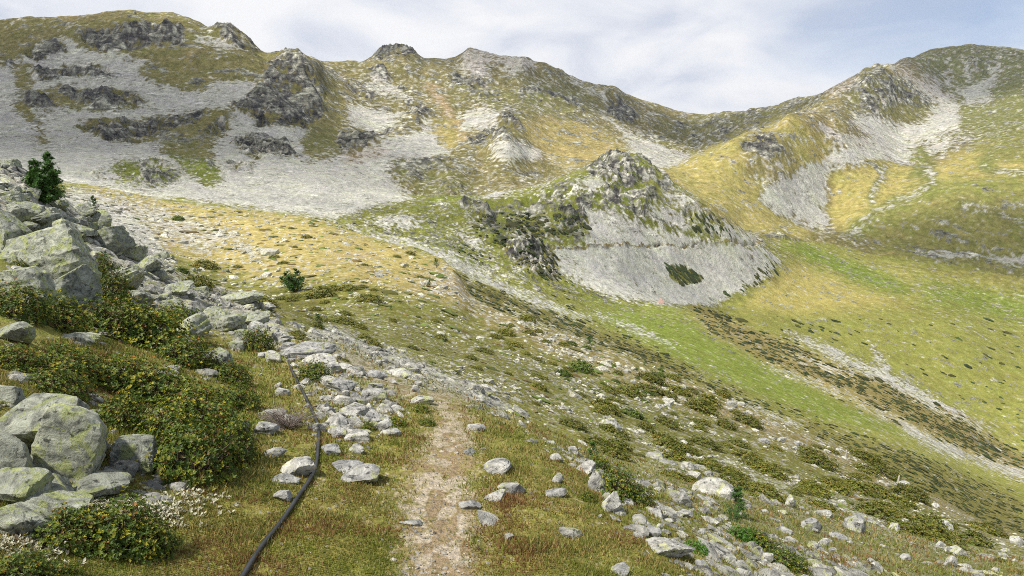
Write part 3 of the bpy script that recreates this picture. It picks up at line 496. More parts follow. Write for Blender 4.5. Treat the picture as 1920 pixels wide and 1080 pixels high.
def mat_rock(name, coord='Object', attr=False, tint=(1, 1, 1), scale=1.0, lich=.55):
    m, t = new_mat(name); tcn = N(t, 'ShaderNodeTexCoord'); oi = N(t, 'ShaderNodeObjectInfo')
    g = N(t, 'ShaderNodeNewGeometry'); vec = g.outputs['Position']
    off = N(t, 'ShaderNodeVectorMath', operation='ADD'); t.links.new(vec, off.inputs[0]); t.links.new(oi.outputs['Random'], off.inputs[1]); v = off.outputs[0]
    n1 = N(t, 'ShaderNodeTexNoise', i_Scale=13.0 * scale, i_Detail=9.0, i_Roughness=.74, i_Distortion=.6); t.links.new(v, n1.inputs['Vector'])
    n2 = N(t, 'ShaderNodeTexNoise', i_Scale=7.0 * scale, i_Detail=8.0, i_Roughness=.72, i_Distortion=1.0); t.links.new(v, n2.inputs['Vector'])
    n3 = N(t, 'ShaderNodeTexNoise', i_Scale=22.0 * scale, i_Detail=5.0, i_Roughness=.65); t.links.new(v, n3.inputs['Vector'])
    base = ramp(t, n1.outputs[0], [(.33, (.07, .07, .07)), (.42, (.25, .25, .245)), (.52, (.43, .43, .415)), (.64, (.64, .635, .61))])
    lich_ = ramp(t, n2.outputs[0], [(lich, 0.0), (lich + .045, 1.0)]); lc = ramp(t, n3.outputs[0], [(.3, (.20, .24, .10)), (.5, (.42, .45, .20)), (.7, (.56, .57, .34))])
    c = mixc(t, math_n(t, 'MULTIPLY', lich_, .82), base, lc)
    drk = ramp(t, n3.outputs[0], [(.36, 1.0), (.41, 0.0)]); c = mixc(t, math_n(t, 'MULTIPLY', drk, .8), c, (.035, .035, .035))
    rb = ramp(t, oi.outputs['Random'], [(0, (.66, .66, .66)), (.5, (.88, .87, .83)), (1, (1.04, 1.02, .95))])
    c = mixc(t, 1.0, c, rb, 'MULTIPLY')
    c = mixc(t, 1.0, c, tint, 'MULTIPLY')
    if attr:
        a = N(t, 'ShaderNodeAttribute', attribute_name='albedo'); c = mixc(t, 1.0, c, a.outputs['Color'], 'MULTIPLY')
    bh = math_n(t, 'ADD', n1.outputs[0], math_n(t, 'MULTIPLY', n3.outputs[0], .4))
    bp = N(t, 'ShaderNodeBump', i_Strength=1.0, i_Distance=.035 / scale); t.links.new(bh, bp.inputs['Height'])
    finish(t, c, .92, bp.outputs[0], .15); return m
def mat_leaf(name, trans=.25):
    m, t = new_mat(name); a = N(t, 'ShaderNodeAttribute', attribute_name='albedo'); oi = N(t, 'ShaderNodeObjectInfo')
    rb = ramp(t, oi.outputs['Random'], [(0, (.78, .80, .8)), (1, (1.2, 1.15, 1.1))]); c = mixc(t, 1.0, a.outputs['Color'], rb, 'MULTIPLY')
    finish(t, c, .55, None, .3, trans); return m
def mat_plain(name, c1, c2, sc_, rough=.8):
    m, t = new_mat(name); tcn = N(t, 'ShaderNodeTexCoord'); n = N(t, 'ShaderNodeTexNoise', i_Scale=sc_, i_Detail=5.0); t.links.new(tcn.outputs['Object'], n.inputs['Vector'])
    finish(t, ramp(t, n.outputs[0], [(.35, c1), (.65, c2)]), rough); return m
M_ground = mat_ground(); M_rock = mat_rock('lichened rock'); M_rockd = mat_rock('dark lichened rock', tint=(.80, .84, .74), lich=.515); M_talus = mat_rock('talus rock', attr=True, scale=.6); M_leaf = mat_leaf('leaves'); M_needle = mat_leaf('needles', .15); M_grass = mat_leaf('grass blades', .35)
M_wood = mat_plain('grey weathered wood', (.30, .27, .23), (.45, .42, .37), 12); M_bark = mat_plain('bark', (.06, .045, .03), (.14, .10, .07), 25)
M_hose = mat_plain('black rubber', (.012, .013, .015), (.035, .037, .04), 6, .38); M_brick = mat_plain('red stone', (.30, .18, .15), (.42, .30, .26), 2)

# ------------------------------------------------------------------ mesh builders
def raw_mesh(name, V, Fc, nper, colr=None, mat=None, smooth=True, crease=None):
    me = bpy.data.meshes.new(name); V = np.ascontiguousarray(V, np.float32); Fc = np.ascontiguousarray(Fc, np.int32)
    me.vertices.add(len(V)); me.vertices.foreach_set('co', V.ravel())
    me.loops.add(Fc.size); me.loops.foreach_set('vertex_index', Fc.ravel())
    me.polygons.add(len(Fc)); me.polygons.foreach_set('loop_start', np.arange(0, Fc.size, nper, dtype=np.int32)); me.polygons.foreach_set('loop_total', np.full(len(Fc), nper, np.int32))
    me.polygons.foreach_set('use_smooth', np.full(len(Fc), smooth))
    if colr is not None:
        at = me.color_attributes.new('albedo', 'FLOAT_COLOR', 'POINT'); c4 = np.ones((len(V), 4), np.float32); c4[:, :3] = colr; at.data.foreach_set('color', c4.ravel())
    if mat: me.materials.append(mat)
    me.update(calc_edges=True)
    if crease: me.set_sharp_from_angle(angle=math.radians(crease))
    return me
def link(name, me, parent=None, **props):
    o = bpy.data.objects.new(name, me); col.objects.link(o)
    if parent: o.parent = parent
    for k, v in props.items(): o[k] = v
    return o

# ------------------------------------------------------------------ terrain objects
idx = np.arange(nr * nc).reshape(nr, nc)
quads = np.stack([idx[:-1, :-1], idx[:-1, 1:], idx[1:, 1:], idx[1:, :-1]], -1)
yc = YY[:-1, :-1]; ux = PX[:-1, :-1]
def ly(n): return LY[n][None, :-1] + 0 * yc
zone = np.full(yc.shape, 0)
zone[(yc > ly('dip1'))] = 1                       # valley
zone[(yc > ly('edge') * 1.0) & (ux > 1240)] = 2   # meadows beyond the gully edge
zone[(yc > ly('edge')) & (ux > 640) & (ux <= 1240)] = 3   # rocky knoll
zone[(yc > ly('v6')) & (ux > 1240) & (ux < 1440)] = 3
zone[(yc > ly('m2'))] = 5
zone[(yc > ly('v3')) & (ux <= 640)] = 4
zone[(yc > ly('m2')) & (ux <= 640)] = 4
zone[(yc > ly('m2')) & (ux > 1240) & (yc < ly('m5') * .99)] = 6
zone[(yc > ly('m5') * .99) & (ux > 1310)] = 7
zone[(yc > ly('m2')) & (ux > 1570) & (yc < ly('m4'))] = 2
zone[(zone == 0) & (pth[:-1, :-1] > .42) & (yc < 12)] = 8
names = {0: ('hillside', 'near hillside of turf and stones falling to the right'), 1: ('valley_slope', 'green valley slope with heath bands and stony stripes'), 2: ('valley_meadow', 'yellow green meadow bowls across the gully'), 3: ('moraine_hill', 'rocky knoll with a pale scree cone in mid distance'),
         4: ('mountain_scree', 'left mountain with broad grey scree fields'), 5: ('mountain_range', 'brown and grey middle mountain ridge on the skyline'), 6: ('grassy_spur', 'yellow grass spur with a rocky head above a scree bowl'), 7: ('far_mountain', 'far green and grey peaks at right'), 8: ('footpath', 'bare gravelly footpath worn through the turf')}
P3 = np.stack([X, YY, Z], -1).reshape(-1, 3).astype(np.float32)
gxn = np.gradient(P3.reshape(nr, nc, 3), axis=1).reshape(-1, 3); gyn = np.gradient(P3.reshape(nr, nc, 3), axis=0).reshape(-1, 3)
NRM = np.cross(gxn, gyn); NRM /= np.linalg.norm(NRM, axis=1)[:, None]
ALB = alb.reshape(-1, 3); GRN = np.where(YY < 120, np.clip((np.log(YY) - math.log(12)) / math.log(10), 0, 1), 1 + np.clip((np.log(YY) - math.log(300)) / math.log(3), 0, 1)).astype(np.float32).ravel()
CRG = np.where(YY > 200, Cm, 0).astype(np.float32).ravel()
for z_, (nm, lab) in names.items():
    q = quads[zone == z_]
    if not len(q): continue
    used, inv = np.unique(q, return_inverse=True); inv = inv.reshape(-1, 4)
    me = raw_mesh(nm, P3[used], inv, 4, ALB[used], M_ground)
    ga = me.attributes.new('grain', 'FLOAT', 'POINT'); ga.data.foreach_set('value', GRN[used]); ga = me.attributes.new('crag', 'FLOAT', 'POINT'); ga.data.foreach_set('value', CRG[used])
    me.normals_split_custom_set_from_vertices(NRM[used].tolist()) if False else None
    link(nm, me, kind='structure', label=lab)
# ground behind the walker
bx = np.linspace(-60, 60, 61); by = np.linspace(-60, .47, 31); gx_, gy_ = np.meshgrid(bx, by)
gz_ = np.where(gx_ < 0, -1.62 - .25 * gx_, -1.62 - .45 * gx_) - .12 + .3 * fbm(gx_, gy_, 14, 3, 5) * np.clip(-gy_ / 6, 0, 1)
gz_ = np.where(np.abs(gx_) < 2.1, np.minimum(gz_, -1.75), gz_)
bi = np.arange(31 * 61).reshape(31, 61); bq = np.stack([bi[:-1, :-1], bi[:-1, 1:], bi[1:, 1:], bi[1:, :-1]], -1).reshape(-1, 4)
me = raw_mesh('ground', np.stack([gx_, gy_, gz_], -1).reshape(-1, 3), bq, 4, np.tile(C3(.2, .17, .06), (gx_.size, 1)), M_ground)
me.attributes.new('grain', 'FLOAT', 'POINT'); link('ground', me, kind='structure', label='turf on the trail behind the viewpoint')
#@@OBJECTS
# ------------------------------------------------------------------ clouds overhead, out of the picture, whose shade lies on the slopes
def cloud(tx, ty, tz, rx, ry, dens, seed, height=950, label=''):
    t = (height - tz) / sdir.z; c = Vector((tx, ty, tz)) + sdir * t
    bm = bmesh.new(); bmesh.ops.create_icosphere(bm, subdivisions=4, radius=1.0)
    v = np.array([q.co[:] for q in bm.verts]); f = np.array([[q.index for q in p.verts] for p in bm.faces]); bm.free()
    k = 1 + .22 * perlin(v[:, 0] * 1.6 + seed, v[:, 1] * 1.6 + v[:, 2], seed) + .10 * perlin(v[:, 0] * 4, v[:, 1] * 4 + v[:, 2] * 3, seed + 2)
    v = v * k[:, None] * np.array([rx, ry, min(rx, ry) * .25]); v[:, 2] = np.where(v[:, 2] < 0, v[:, 2] * .4, v[:, 2])
    m, t_ = new_mat('cloud vapour'); tcn = N(t_, 'ShaderNodeTexCoord'); n = N(t_, 'ShaderNodeTexNoise', i_Scale=2.2 / max(rx, ry), i_Detail=5.0); t_.links.new(tcn.outputs['Object'], n.inputs['Vector'])
    sc_ = N(t_, 'ShaderNodeVectorMath', operation='DIVIDE'); t_.links.new(tcn.outputs['Object'], sc_.inputs[0]); sc_.inputs[1].default_value = (rx, ry, 1e6)
    ln = N(t_, 'ShaderNodeVectorMath', operation='LENGTH'); t_.links.new(sc_.outputs[0], ln.inputs[0])
    edge = ramp(t_, ln.outputs['Value'], [(.55, 1.0), (1.0, 0.0)]); a = math_n(t_, 'MULTIPLY', math_n(t_, 'ADD', edge, math_n(t_, 'MULTIPLY', math_n(t_, 'SUBTRACT', n.outputs[0], .5), .9), clamp=True), dens)
    tr = N(t_, 'ShaderNodeBsdfTransparent'); df = N(t_, 'ShaderNodeBsdfTranslucent'); df.inputs[0].default_value = (.9, .9, .92, 1); mx = N(t_, 'ShaderNodeMixShader'); t_.links.new(a, mx.inputs[0]); t_.links.new(tr.outputs[0], mx.inputs[1]); t_.links.new(df.outputs[0], mx.inputs[2])
    o_ = N(t_, 'ShaderNodeOutputMaterial'); t_.links.new(mx.outputs[0], o_.inputs[0])
    o = link('cloud', raw_mesh('cloud', v, f, 3, None, m), kind='stuff', label=label, category='cloud'); o.location = c
cloud(62, 48, -25, 42, 40, .14, 2, 460, 'thin cloud over the lower slope')
cloud(-580, 600, 50, 520, 480, .68, 3, 1000, 'cloud over the left mountain')
cloud(440, 610, 0, 200, 100, .48, 4, 950, 'cloud over the right hummock')
cloud(1350, 1950, 200, 850, 520, .50, 5, 1500, 'cloud over the far right peaks')
cloud(200, 1450, 180, 600, 260, .45, 6, 1300, 'cloud over the middle ridge')
cloud(-10, 330, -20, 150, 40, .18, 7, 800, 'cloud over the knoll')

# ------------------------------------------------------------------ lookups for many points at once
def hits(px, py):
    u, v = pix2uv(px, py); c = np.clip(np.rint(np.interp(u, U, np.arange(nc))).astype(int), 0, nc - 1)
    r = np.full(len(c), len(YR)); order = np.argsort(c); cs = c[order]; st = np.searchsorted(cs, np.unique(cs)); en = np.append(st[1:], len(cs))
    for a, b in zip(st, en): r[order[a:b]] = np.searchsorted(VMAX[:, cs[a]], v[order[a:b]])
    ok = r < len(YR); r = np.minimum(r, len(YR) - 1); y = YR[r]; x = u * y
    return x, y, ground(x, y), ok, r + (nr - len(YR)), c
def slopes(x, y):
    e = .03 * y; zx = (ground(x + e, y) - ground(x - e, y)) / (2 * e); zy = (ground(x, y + e) - ground(x, y - e)) / (2 * e)
    n = np.stack([-zx, -zy, np.ones_like(zx)], -1); return n / np.linalg.norm(n, axis=1)[:, None]
def snoise(v, seed):
    return perlin(v[:, 0] + 3.1 * v[:, 2], v[:, 1] - 2.3 * v[:, 2] + seed, seed) * .6 + perlin(v[:, 2] * 1.7 + v[:, 1], v[:, 0] * .8 - seed, seed + 5) * .6
_ico = {}
def ico(sub):
    if sub not in _ico:
        bm = bmesh.new(); bmesh.ops.create_icosphere(bm, subdivisions=sub, radius=1.0)
        _ico[sub] = (np.array([v.co[:] for v in bm.verts]), np.array([[v.index for v in f.verts] for f in bm.faces])); bm.free()
    return _ico[sub]
def rock_shape(seed, sub=4, planes=13, sharp=.10, box=.0):
    """a stone: a ball cut by random planes, its edges a little worn, with pits and layers"""
    r = np.random.default_rng(seed); d, f = ico(sub)
    pn = r.normal(size=(planes, 3)); pn /= np.linalg.norm(pn, axis=1)[:, None]; h = r.uniform(.46, .90, planes); sharp = sharp * .16
    if box: pn = np.vstack([pn, [[1, .1, .1], [-1, .05, .15], [.1, 1, 0], [0, -1, .1], [.05, 0, 1], [0, .1, -1]]]); pn /= np.linalg.norm(pn, axis=1)[:, None]; h = np.append(h + .15, np.full(6, box))
    dp = d @ pn.T; rr = np.where(dp > .05, h / np.maximum(dp, .05), 9.0)
    rr = -np.log(np.exp(-rr / sharp * 1.0).sum(1) + math.exp(-1.15 / sharp)) * sharp
    v = d * np.clip(rr, .35, 1.2)[:, None]
    v = v * (1 + .035 * snoise(v * 2.2, seed % 97) + .022 * snoise(v * 5, seed % 89))[:, None]
    if sub >= 4: v = v * (1 + .020 * snoise(v * 13, seed % 83) - .07 * np.clip(snoise(v * 7, seed % 71) - .42, 0, 1))[:, None]
    lay = np.sin(v[:, 2] * 15 + 3 * snoise(v * 1.2, seed % 61)); v[:, :2] *= (1 + .022 * np.sign(lay) * np.abs(lay) ** .5)[:, None] if sub >= 3 else 1
    lo, hi = v.min(0), v.max(0); v = (v - (lo + hi) / 2) / (hi - lo)      # unit box
    return v, f
def align(n, rz, lean=1.0):
    n = Vector(n); n = Vector((n.x * lean, n.y * lean, n.z)).normalized()
    return n.to_track_quat('Z', 'Y').to_matrix() @ Matrix.Rotation(rz, 3, 'Z')

# ------------------------------------------------------------------ stones, one by one
def add_rock(px, py, wpx, hpx, label, group=None, seed=None, box=0, tilt=0.0, lean=.5, sub=4, name='rock', mat=None, depth=.8, cat='rock'):
    g = hit(px, py + hpx * .30)
    if g is None: return None
    s = g.y * 1.02 / F; seed = seed if seed is not None else int(px * 7 + py * 13) % 9973
    v, f = rock_shape(seed, sub, 11 if not box else 7, .07 if box else .09, box)
    W_, H_ = wpx * s * (1.08 if px > 560 or py > 640 else .92), hpx * s * (1.34 if px > 560 or py > 640 else 1.1)
    r = random.Random(seed)
    D_ = max(W_ * depth * r.uniform(.8, 1.1), H_ * .6)
    v = v * np.array([W_, D_, H_]); R = Matrix.Rotation(r.uniform(-.25, .25), 3, 'Z')
    o = link(name, raw_mesh(name, v, f, 3, None, mat or M_rock, crease=24), None, label=label, category=cat)
    if mat is None and px < 480: o.data.materials[0] = M_rockd
    if group: o['group'] = group
    o.rotation_euler = (Matrix.Rotation(-tilt, 3, 'Y') @ R).to_euler()
    o.location = (g.x, g.y + D_ * .12, g.z + H_ * (.14 if px > 560 or py > 640 else .2)); return o
HERO = [
 (62,805,210,110,'broad grey boulder with pale green lichen behind the big round boulder',.0,5,0),
 (122,840,158,160,'largest rounded grey boulder with yellow green lichen and dark pits at lower left',.0,5,.05),
 (8,862,80,96,'dark green grey boulder cut by the left edge beside the round boulder',0,4,0),
 (250,856,76,64,'squarish pale block standing alone beside the alpenrose bush',.80,5,0),
 (98,915,78,46,'small stone covered in bright yellow lichen below the round boulder',0,4,.1),
 (18,918,120,60,'grey hump stone at left edge below the boulders',0,4,0),
 (168,918,120,34,'flat grey stone right of the yellow lichened stone',0,4,0),
 (70,950,170,44,'long flat lichened slab under the pile of boulders',0,4,-.05),
 (38,985,110,50,'white and black stone at left edge above the lowest bush',0,4,.25),
 (8,742,56,36,'pale stone at left edge above the broad boulder',0,4,0),
 (25,628,90,44,'pale lichened slab at left edge between two bushes',0,4,-.2),
 (150,636,70,28,'flat pale slab in the bushes left of the footpath slope',0,4,-.1),
 (85,490,170,120,'great cracked lichened block on the left slope',.85,5,-.35),
 (40,545,110,90,'grey green block leaning under the great cracked block',.85,5,-.2),
 (115,555,130,80,'pale wedge of rock at the foot of the great cracked block',0,5,-.5),
 (158,550,64,84,'upright small block with a shaded front at the right foot of the great block',.8,4,-.2),
 (5,445,80,100,'dark domed boulder cut by the left edge',0,5,0),
 (15,372,60,24,'flat slab in the upper left boulder field',0,3,-.1),
 (65,350,60,22,'dark edged slab just below the large pine',0,4,-.1),
 (35,400,80,36,'jumbled slab on the upper left slope',0,4,-.3),
 (75,412,70,30,'layered slab above the great cracked block',0,4,-.3),
 (100,440,100,44,'green tinted slab just above the great block',0,4,-.25),
 (150,395,60,26,'grey slab below the small pine',0,4,-.3),
 (185,412,54,36,'pointed grey rock right of the small pine',0,4,-.3),
 (140,430,70,26,'long low slab in the left boulder field',0,4,-.1),
 (200,455,84,48,'dark layered outcrop hanging over the left slope',.7,5,-.45),
 (245,474,60,36,'pale layered slab on the slope edge',0,4,-.6),
 (275,500,66,32,'grey slab further down the slope edge',0,4,-.55),
 (178,480,30,18,'small white stone on the red turf strip',0,3,0),
 (225,526,96,44,'long grey outcrop below the red turf strip',0,5,-.55),
 (255,560,60,40,'blunt end of the long grey outcrop',0,4,-.3),
 (330,545,70,30,'pale slab on the edge of the near slope',0,4,-.4),
 (300,620,24,14,'little pale stone in the alpenrose',0,3,0),
 (345,625,110,44,'smooth pale slab between two alpenrose bushes',0,4,-.55),
 (405,680,60,50,'grey stone sticking out above the big bush',0,4,0),
 (320,577,46,30,'small block at the end of the red strip',0,3,0),
 (400,590,60,30,'pale rock in the rubble above the footpath',0,4,-.2),
 (430,610,70,40,'lichened rock in the rubble above the hose',0,4,-.2),
 (470,600,70,26,'flat slab in the rubble left of the hose',0,4,-.2),
 (450,560,90,24,'dark low ledge on the near skyline',0,4,-.1),
 (480,625,60,34,'grey rock where the hose leaves the rubble',0,4,-.1),
 (575,662,112,34,'wide bare outcrop at the top of the footpath',0,5,.0),
 (600,680,70,26,'right shoulder of the bare outcrop',0,4,0),
 (514,672,30,26,'upright grey stone left of the hose head',0,4,0),
 (530,737,26,16,'pinkish flat stone beside the hose',0,3,0),(520,724,16,11,'small white stone beside the hose',0,3,0),
 (516,776,42,14,'low pale stone left of the bare twigs',0,3,0),(497,808,46,24,'grey stone at the foot of the big bush',0,4,0),
 (596,803,36,20,'dark stone lying against the hose',0,4,.3),(516,852,40,18,'grey stone left of the hose above the lichened one',0,3,0),
 (557,882,66,36,'large pale green lichened stone left of the hose',0,4,0),(535,902,52,15,'flat stone left of the hose below the lichened stone',0,4,0),(527,931,36,22,'lowest white stone left of the hose',0,4,0),
 (619,847,40,20,'pale flat stone just right of the hose',0,4,0),(669,845,30,20,'small tilted stone at the foot of the stone heap',0,3,-.4),
 (655,878,66,20,'upper of two flat slabs between hose and footpath',0,4,0),(672,894,78,26,'lower smooth slab between hose and footpath',0,4,-.05),
 (634,813,38,20,'light stone in the lower left of the stone heap',0,4,.2),(668,822,50,18,'layered flat stone at the bottom of the stone heap',.6,4,0),
 (628,795,42,26,'grey rounded stone at left of the stone heap',0,4,.1),(663,791,27,18,'small block in the middle of the stone heap',0,3,0),
 (659,771,58,22,'broad stone in the middle of the stone heap',0,4,0),(616,771,22,14,'small stone at upper left of the stone heap',0,3,0),(693,766,18,19,'upright small stone in the heap',0,3,0),
 (700,744,52,26,'dark fronted stone above the stone heap',.7,4,0),(646,751,40,20,'grey stone above the heap near the hose',0,4,0),(612,748,26,12,'low stone between hose and heap',0,3,0),(665,741,16,14,'little dark stone above the heap',0,3,0),
 (636,723,64,26,'wide layered stone below the round bush',0,4,0),(705,785,48,26,'white stone at right of the heap',0,4,0),(718,801,34,24,'pale block at the right end of the heap',0,4,0),(733,814,38,12,'low white stone at the lower right end of the heap',0,3,-.1),
 (742,768,22,15,'greenish stone beside the little bush',0,3,0),(790,753,42,13,'flat pale stone above the footpath bend',0,3,0),(777,730,20,15,'small white stone above the footpath bend',0,3,0),
 (745,702,60,14,'flat slab beside the upper footpath',0,3,0),(700,702,50,14,'pale flat slab on the upper path',0,3,0),(668,697,34,16,'pale stone on the stony upper path',0,3,0),(640,690,40,18,'pale rock at the head of the path',0,3,0),
 (891,804,36,9,'thin flat stone right of the footpath bend',0,3,0),(879,848,24,12,'small pale stone at the right rim of the footpath',0,3,.3),(927,877,62,20,'long tilted stone right of the footpath',0,4,-.35),
 (960,918,48,22,'dark sided stone in the turf right of the footpath',0,4,-.35),(930,935,42,14,'narrow pale stone below the dark sided one',0,3,-.3),(881,949,42,13,'flat white stone nearest the right rim of the footpath',0,4,0),(769,982,44,8,'bare stone flush with the footpath',0,3,0),
 (1145,799,42,27,'pale pyramid shaped boulder on the right slope',0,4,0),(1043,860,24,16,'small bluish stone left of the young pine',0,3,0),(1045,899,26,18,'dark small stone above the curved outcrop',0,3,-.2),(1044,926,42,16,'narrow tilted stone left of the curved outcrop',0,3,-.4),
 (1098,882,44,16,'top piece of the curved outcrop',0,4,-.5),(1122,905,34,50,'upright middle piece of the curved outcrop',0,4,-.3),(1143,950,56,26,'lower tail of the curved outcrop',0,4,-.7),
 (1231,964,28,16,'small triangular stone on the right turf',0,3,0),(1282,938,26,34,'standing pale stone on the right turf',0,4,-.4),(1285,965,32,12,'flat stone under the standing stone',0,3,-.1),(1337,918,72,34,'broad bare rock left of the bushy young pine',0,4,0),
 (1253,1031,98,30,'wide flat rock near the bottom edge right of the path',0,5,-.1),(1316,1062,28,22,'lichened round stone near the bottom edge',0,3,0),(1392,1074,30,16,'pale stone cut by the bottom edge',0,3,0),(1163,1071,36,24,'half buried stone at the bottom edge',0,3,0),
 (1218,997,46,14,'narrow stone above the wide flat rock',0,3,-.4),(1251,1000,20,10,'small stone above the wide flat rock',0,3,0),(1276,1004,18,9,'pale pebble beside the bright green juniper',0,3,0),(1315,1000,16,12,'bluish stone above the bright green juniper',0,3,0),(1343,1013,14,9,'round pebble right of the bright green juniper',0,3,0),
 (1208,935,14,14,'small white stone right of the curved outcrop',0,3,0),(1300,893,34,18,'pale stone in the rubble of the right slope',0,3,0),(1265,886,28,14,'low stone in the rubble of the right slope',0,3,0),
 (1604,987,52,30,'long pale boulder on the lower right slope',0,4,-.5),(1575,1008,34,13,'flat stone under the long pale boulder',0,3,0),(1441,1048,18,22,'white upright stone near the lower right bottom',0,3,0),
 (1769,989,34,22,'egg shaped pale stone at far lower right',0,3,-.4),(1746,983,18,15,'smaller stone left of the egg shaped one',0,3,0),(1801,1038,36,24,'grey boulder near the lower right corner',0,4,0),
 (1481,942,18,28,'upright stone in the right rubble',0,3,0),(1522,987,36,26,'broken pale rock in the right rubble',0,3,-.3),(1542,963,38,14,'flat pale rock in the right rubble',0,3,-.1),(1909,1016,28,18,'stone on the skyline of the slope at the right edge',0,3,0),
 (1471,995,30,13,'white flat stone in the right rubble',0,3,0),(1677,990,22,16,'small slanting stone among dark mats',0,3,-.4),(1783,1055,26,22,'lowest grey stone near the right corner',0,3,0),
]
for px, py, a, b, lab, box, sub, tilt in HERO:
    add_rock(px, py, a, b, lab, box=box, sub=sub, tilt=-tilt if False else tilt * -1)
add_rock(1239, 566, 13, 11, 'pink boulder at the foot of the pale scree cone', sub=3, mat=M_brick, name='boulder', cat='boulder')
add_rock(690+268, 1, 1, 1, 'x') if False else None

# smaller stones on the near slopes, each its own object while they can be told apart
ZONES = [ # polygon box, count, size range px, label, group
 ((0,300,200,450), 56, (12,40), 'angular grey slab in the boulder field of the upper left slope', 'slabs of the upper left boulder field', -.25),
 ((190,420,540,610), 66, (12,38), 'grey slab on the rocky edge below the small pine', 'slabs along the rocky edge', -.4),
 ((380,580,560,700), 16, (12,34), 'pale stone in the rubble left of the hose', 'rubble left of the hose', 0),
 ((600,660,800,740), 16, (12,34), 'pale flat stone on the stony stretch of the path', 'stones on the stony stretch', 0),
 ((1000,600,1500,860), 22, (9,22), 'small pale stone scattered on the grassy right slope', 'stones on the right slope', -.2),
 ((1350,880,1900,1070), 26, (12,26), 'pale lichened stone among dark mats at lower right', 'stones at lower right', -.3),
]
rz = np.random.default_rng(77)
for (x0_, y0_, x1_, y1_), n, (a, b), lab, grp, tl in ZONES:
    k = 0; tries = 0
    while k < n and tries < 600:
        tries += 1; px = rz.uniform(x0_, x1_); py = rz.uniform(y0_, y1_); g = hit(px, py)
        if g is None or g.y > 70: continue
        c = min(int(np.interp(g.x / g.y, U, np.arange(nc))), nc - 1); r = min(int(np.interp(g.y, Y, np.arange(nr))), nr - 1)
        if cov['S'][r, c] < .3 and rz.random() > .35: continue
        w_ = a + (b - a) * rz.random() ** 2; add_rock(px, py, w_, w_ * rz.uniform(.35, .7), lab, grp, sub=3, tilt=-tl * rz.uniform(.2, 1.4), lean=.5, box=rz.choice([0, .6])); k += 1

# ------------------------------------------------------------------ talus and gravel nobody could count
def talus(name, n, box, ymin, ymax, accept, size, label, tmpl_sub=1, colfn=None, sink=.30):
    px = rz.uniform(box[0], box[2], n); py = rz.uniform(box[1], box[3], n)
    x, y, z, ok, r, c = hits(px, py); ok &= (y > ymin) & (y < ymax); ok &= rz.random(n) < accept(r, c, px, py, x, y)
    x, y, z, r, c = x[ok], y[ok], z[ok], r[ok], c[ok]; m = len(x); nn = slopes(x, y)
    T = [rock_shape(500 + i, tmpl_sub, 9, .04) for i in range(8)]; nv = len(T[0][0])
    s = size(y, m); V = np.zeros((m, nv, 3), np.float32); which = rz.integers(0, 8, m); TV = np.stack([t[0] for t in T])[which]
    TV = TV * np.stack([s, s * rz.uniform(.6, 1.0, m), s * rz.uniform(.32, .75, m)], -1)[:, None]
    a = rz.uniform(0, 6.28, m); ca, sa = np.cos(a)[:, None], np.sin(a)[:, None]
    vx = TV[..., 0] * ca - TV[..., 1] * sa; vy = TV[..., 0] * sa + TV[..., 1] * ca; vz = TV[..., 2]
    kx = (-nn[:, 0] / nn[:, 2] * .7)[:, None]; ky = (-nn[:, 1] / nn[:, 2] * .7)[:, None]
    vz = vz + vx * kx + vy * ky + rz.normal(0, .25, m)[:, None] * vx
    V = np.stack([vx + x[:, None], vy + y[:, None], vz + (z + s * (.25 - sink))[:, None]], -1).reshape(-1, 3)
    Fc = np.concatenate([T[k][1] for k in [0]]); Fc = (Fc[None] + (np.arange(m) * nv)[:, None, None]).reshape(-1, 3)
    cc = np.repeat((colfn(m, r, c) if colfn else (rz.uniform(.75, 1.25, m)[:, None] * np.array([[1, .99, .94]]))), nv, 0)
    return link(name, raw_mesh(name, V, Fc, 3, cc, M_talus, smooth=False), kind='stuff', label=label, category='stones')
S_ = cov['S']; P_ = cov['P']
talus('talus', 48000, (-120, 290, 2040, 1110), 3.0, 16, lambda r, c, px, py, x, y: np.where((x > 1.0) & (y > 5), np.clip(S_[r, c] * 2.2 * (fbm(x, y, 2.2, 3, 89) + .05), .01, 1), np.clip(S_[r, c] * 1.3 - .12, .008, 1)) * (P_[r, c] < .3), lambda y, m: np.clip(y, 6, 40) * .0072 * np.exp(np.clip(rz.normal(0, .75, m), -2, 1.5)), 'grey broken stones covering the rocky parts of the near slope', 2)
talus('scree', 75000, (-120, 290, 2040, 1110), 16, 160, lambda r, c, px, py, x, y: np.clip((S_[r, c] * 1.2 + .12) * np.clip(.6 + 2.2 * fbm(x, y, 6, 3, 88), .12, 1.6) + .5 * (S_[r, c] > .8), .01, 1) * (r * 0 + 1) * lay_near[r, c], lambda y, m: y * .0050 * np.exp(rz.normal(0, .55, m)), 'pale stones strewn over the further slope of the hillside', 1)
talus('gravel', 9000, (420, 740, 1250, 1110), 2.0, 7.5, lambda r, c, px, py, x, y: np.clip(P_[r, c] * .9 + .04, 0, 1), lambda y, m: .010 * np.exp(rz.normal(0, .5, m)), 'fine pale gravel on the worn footpath', 1, colfn=lambda m, r, c: rz.uniform(1.0, 1.4, m)[:, None] * np.array([[1, .93, .83]]), sink=.32)

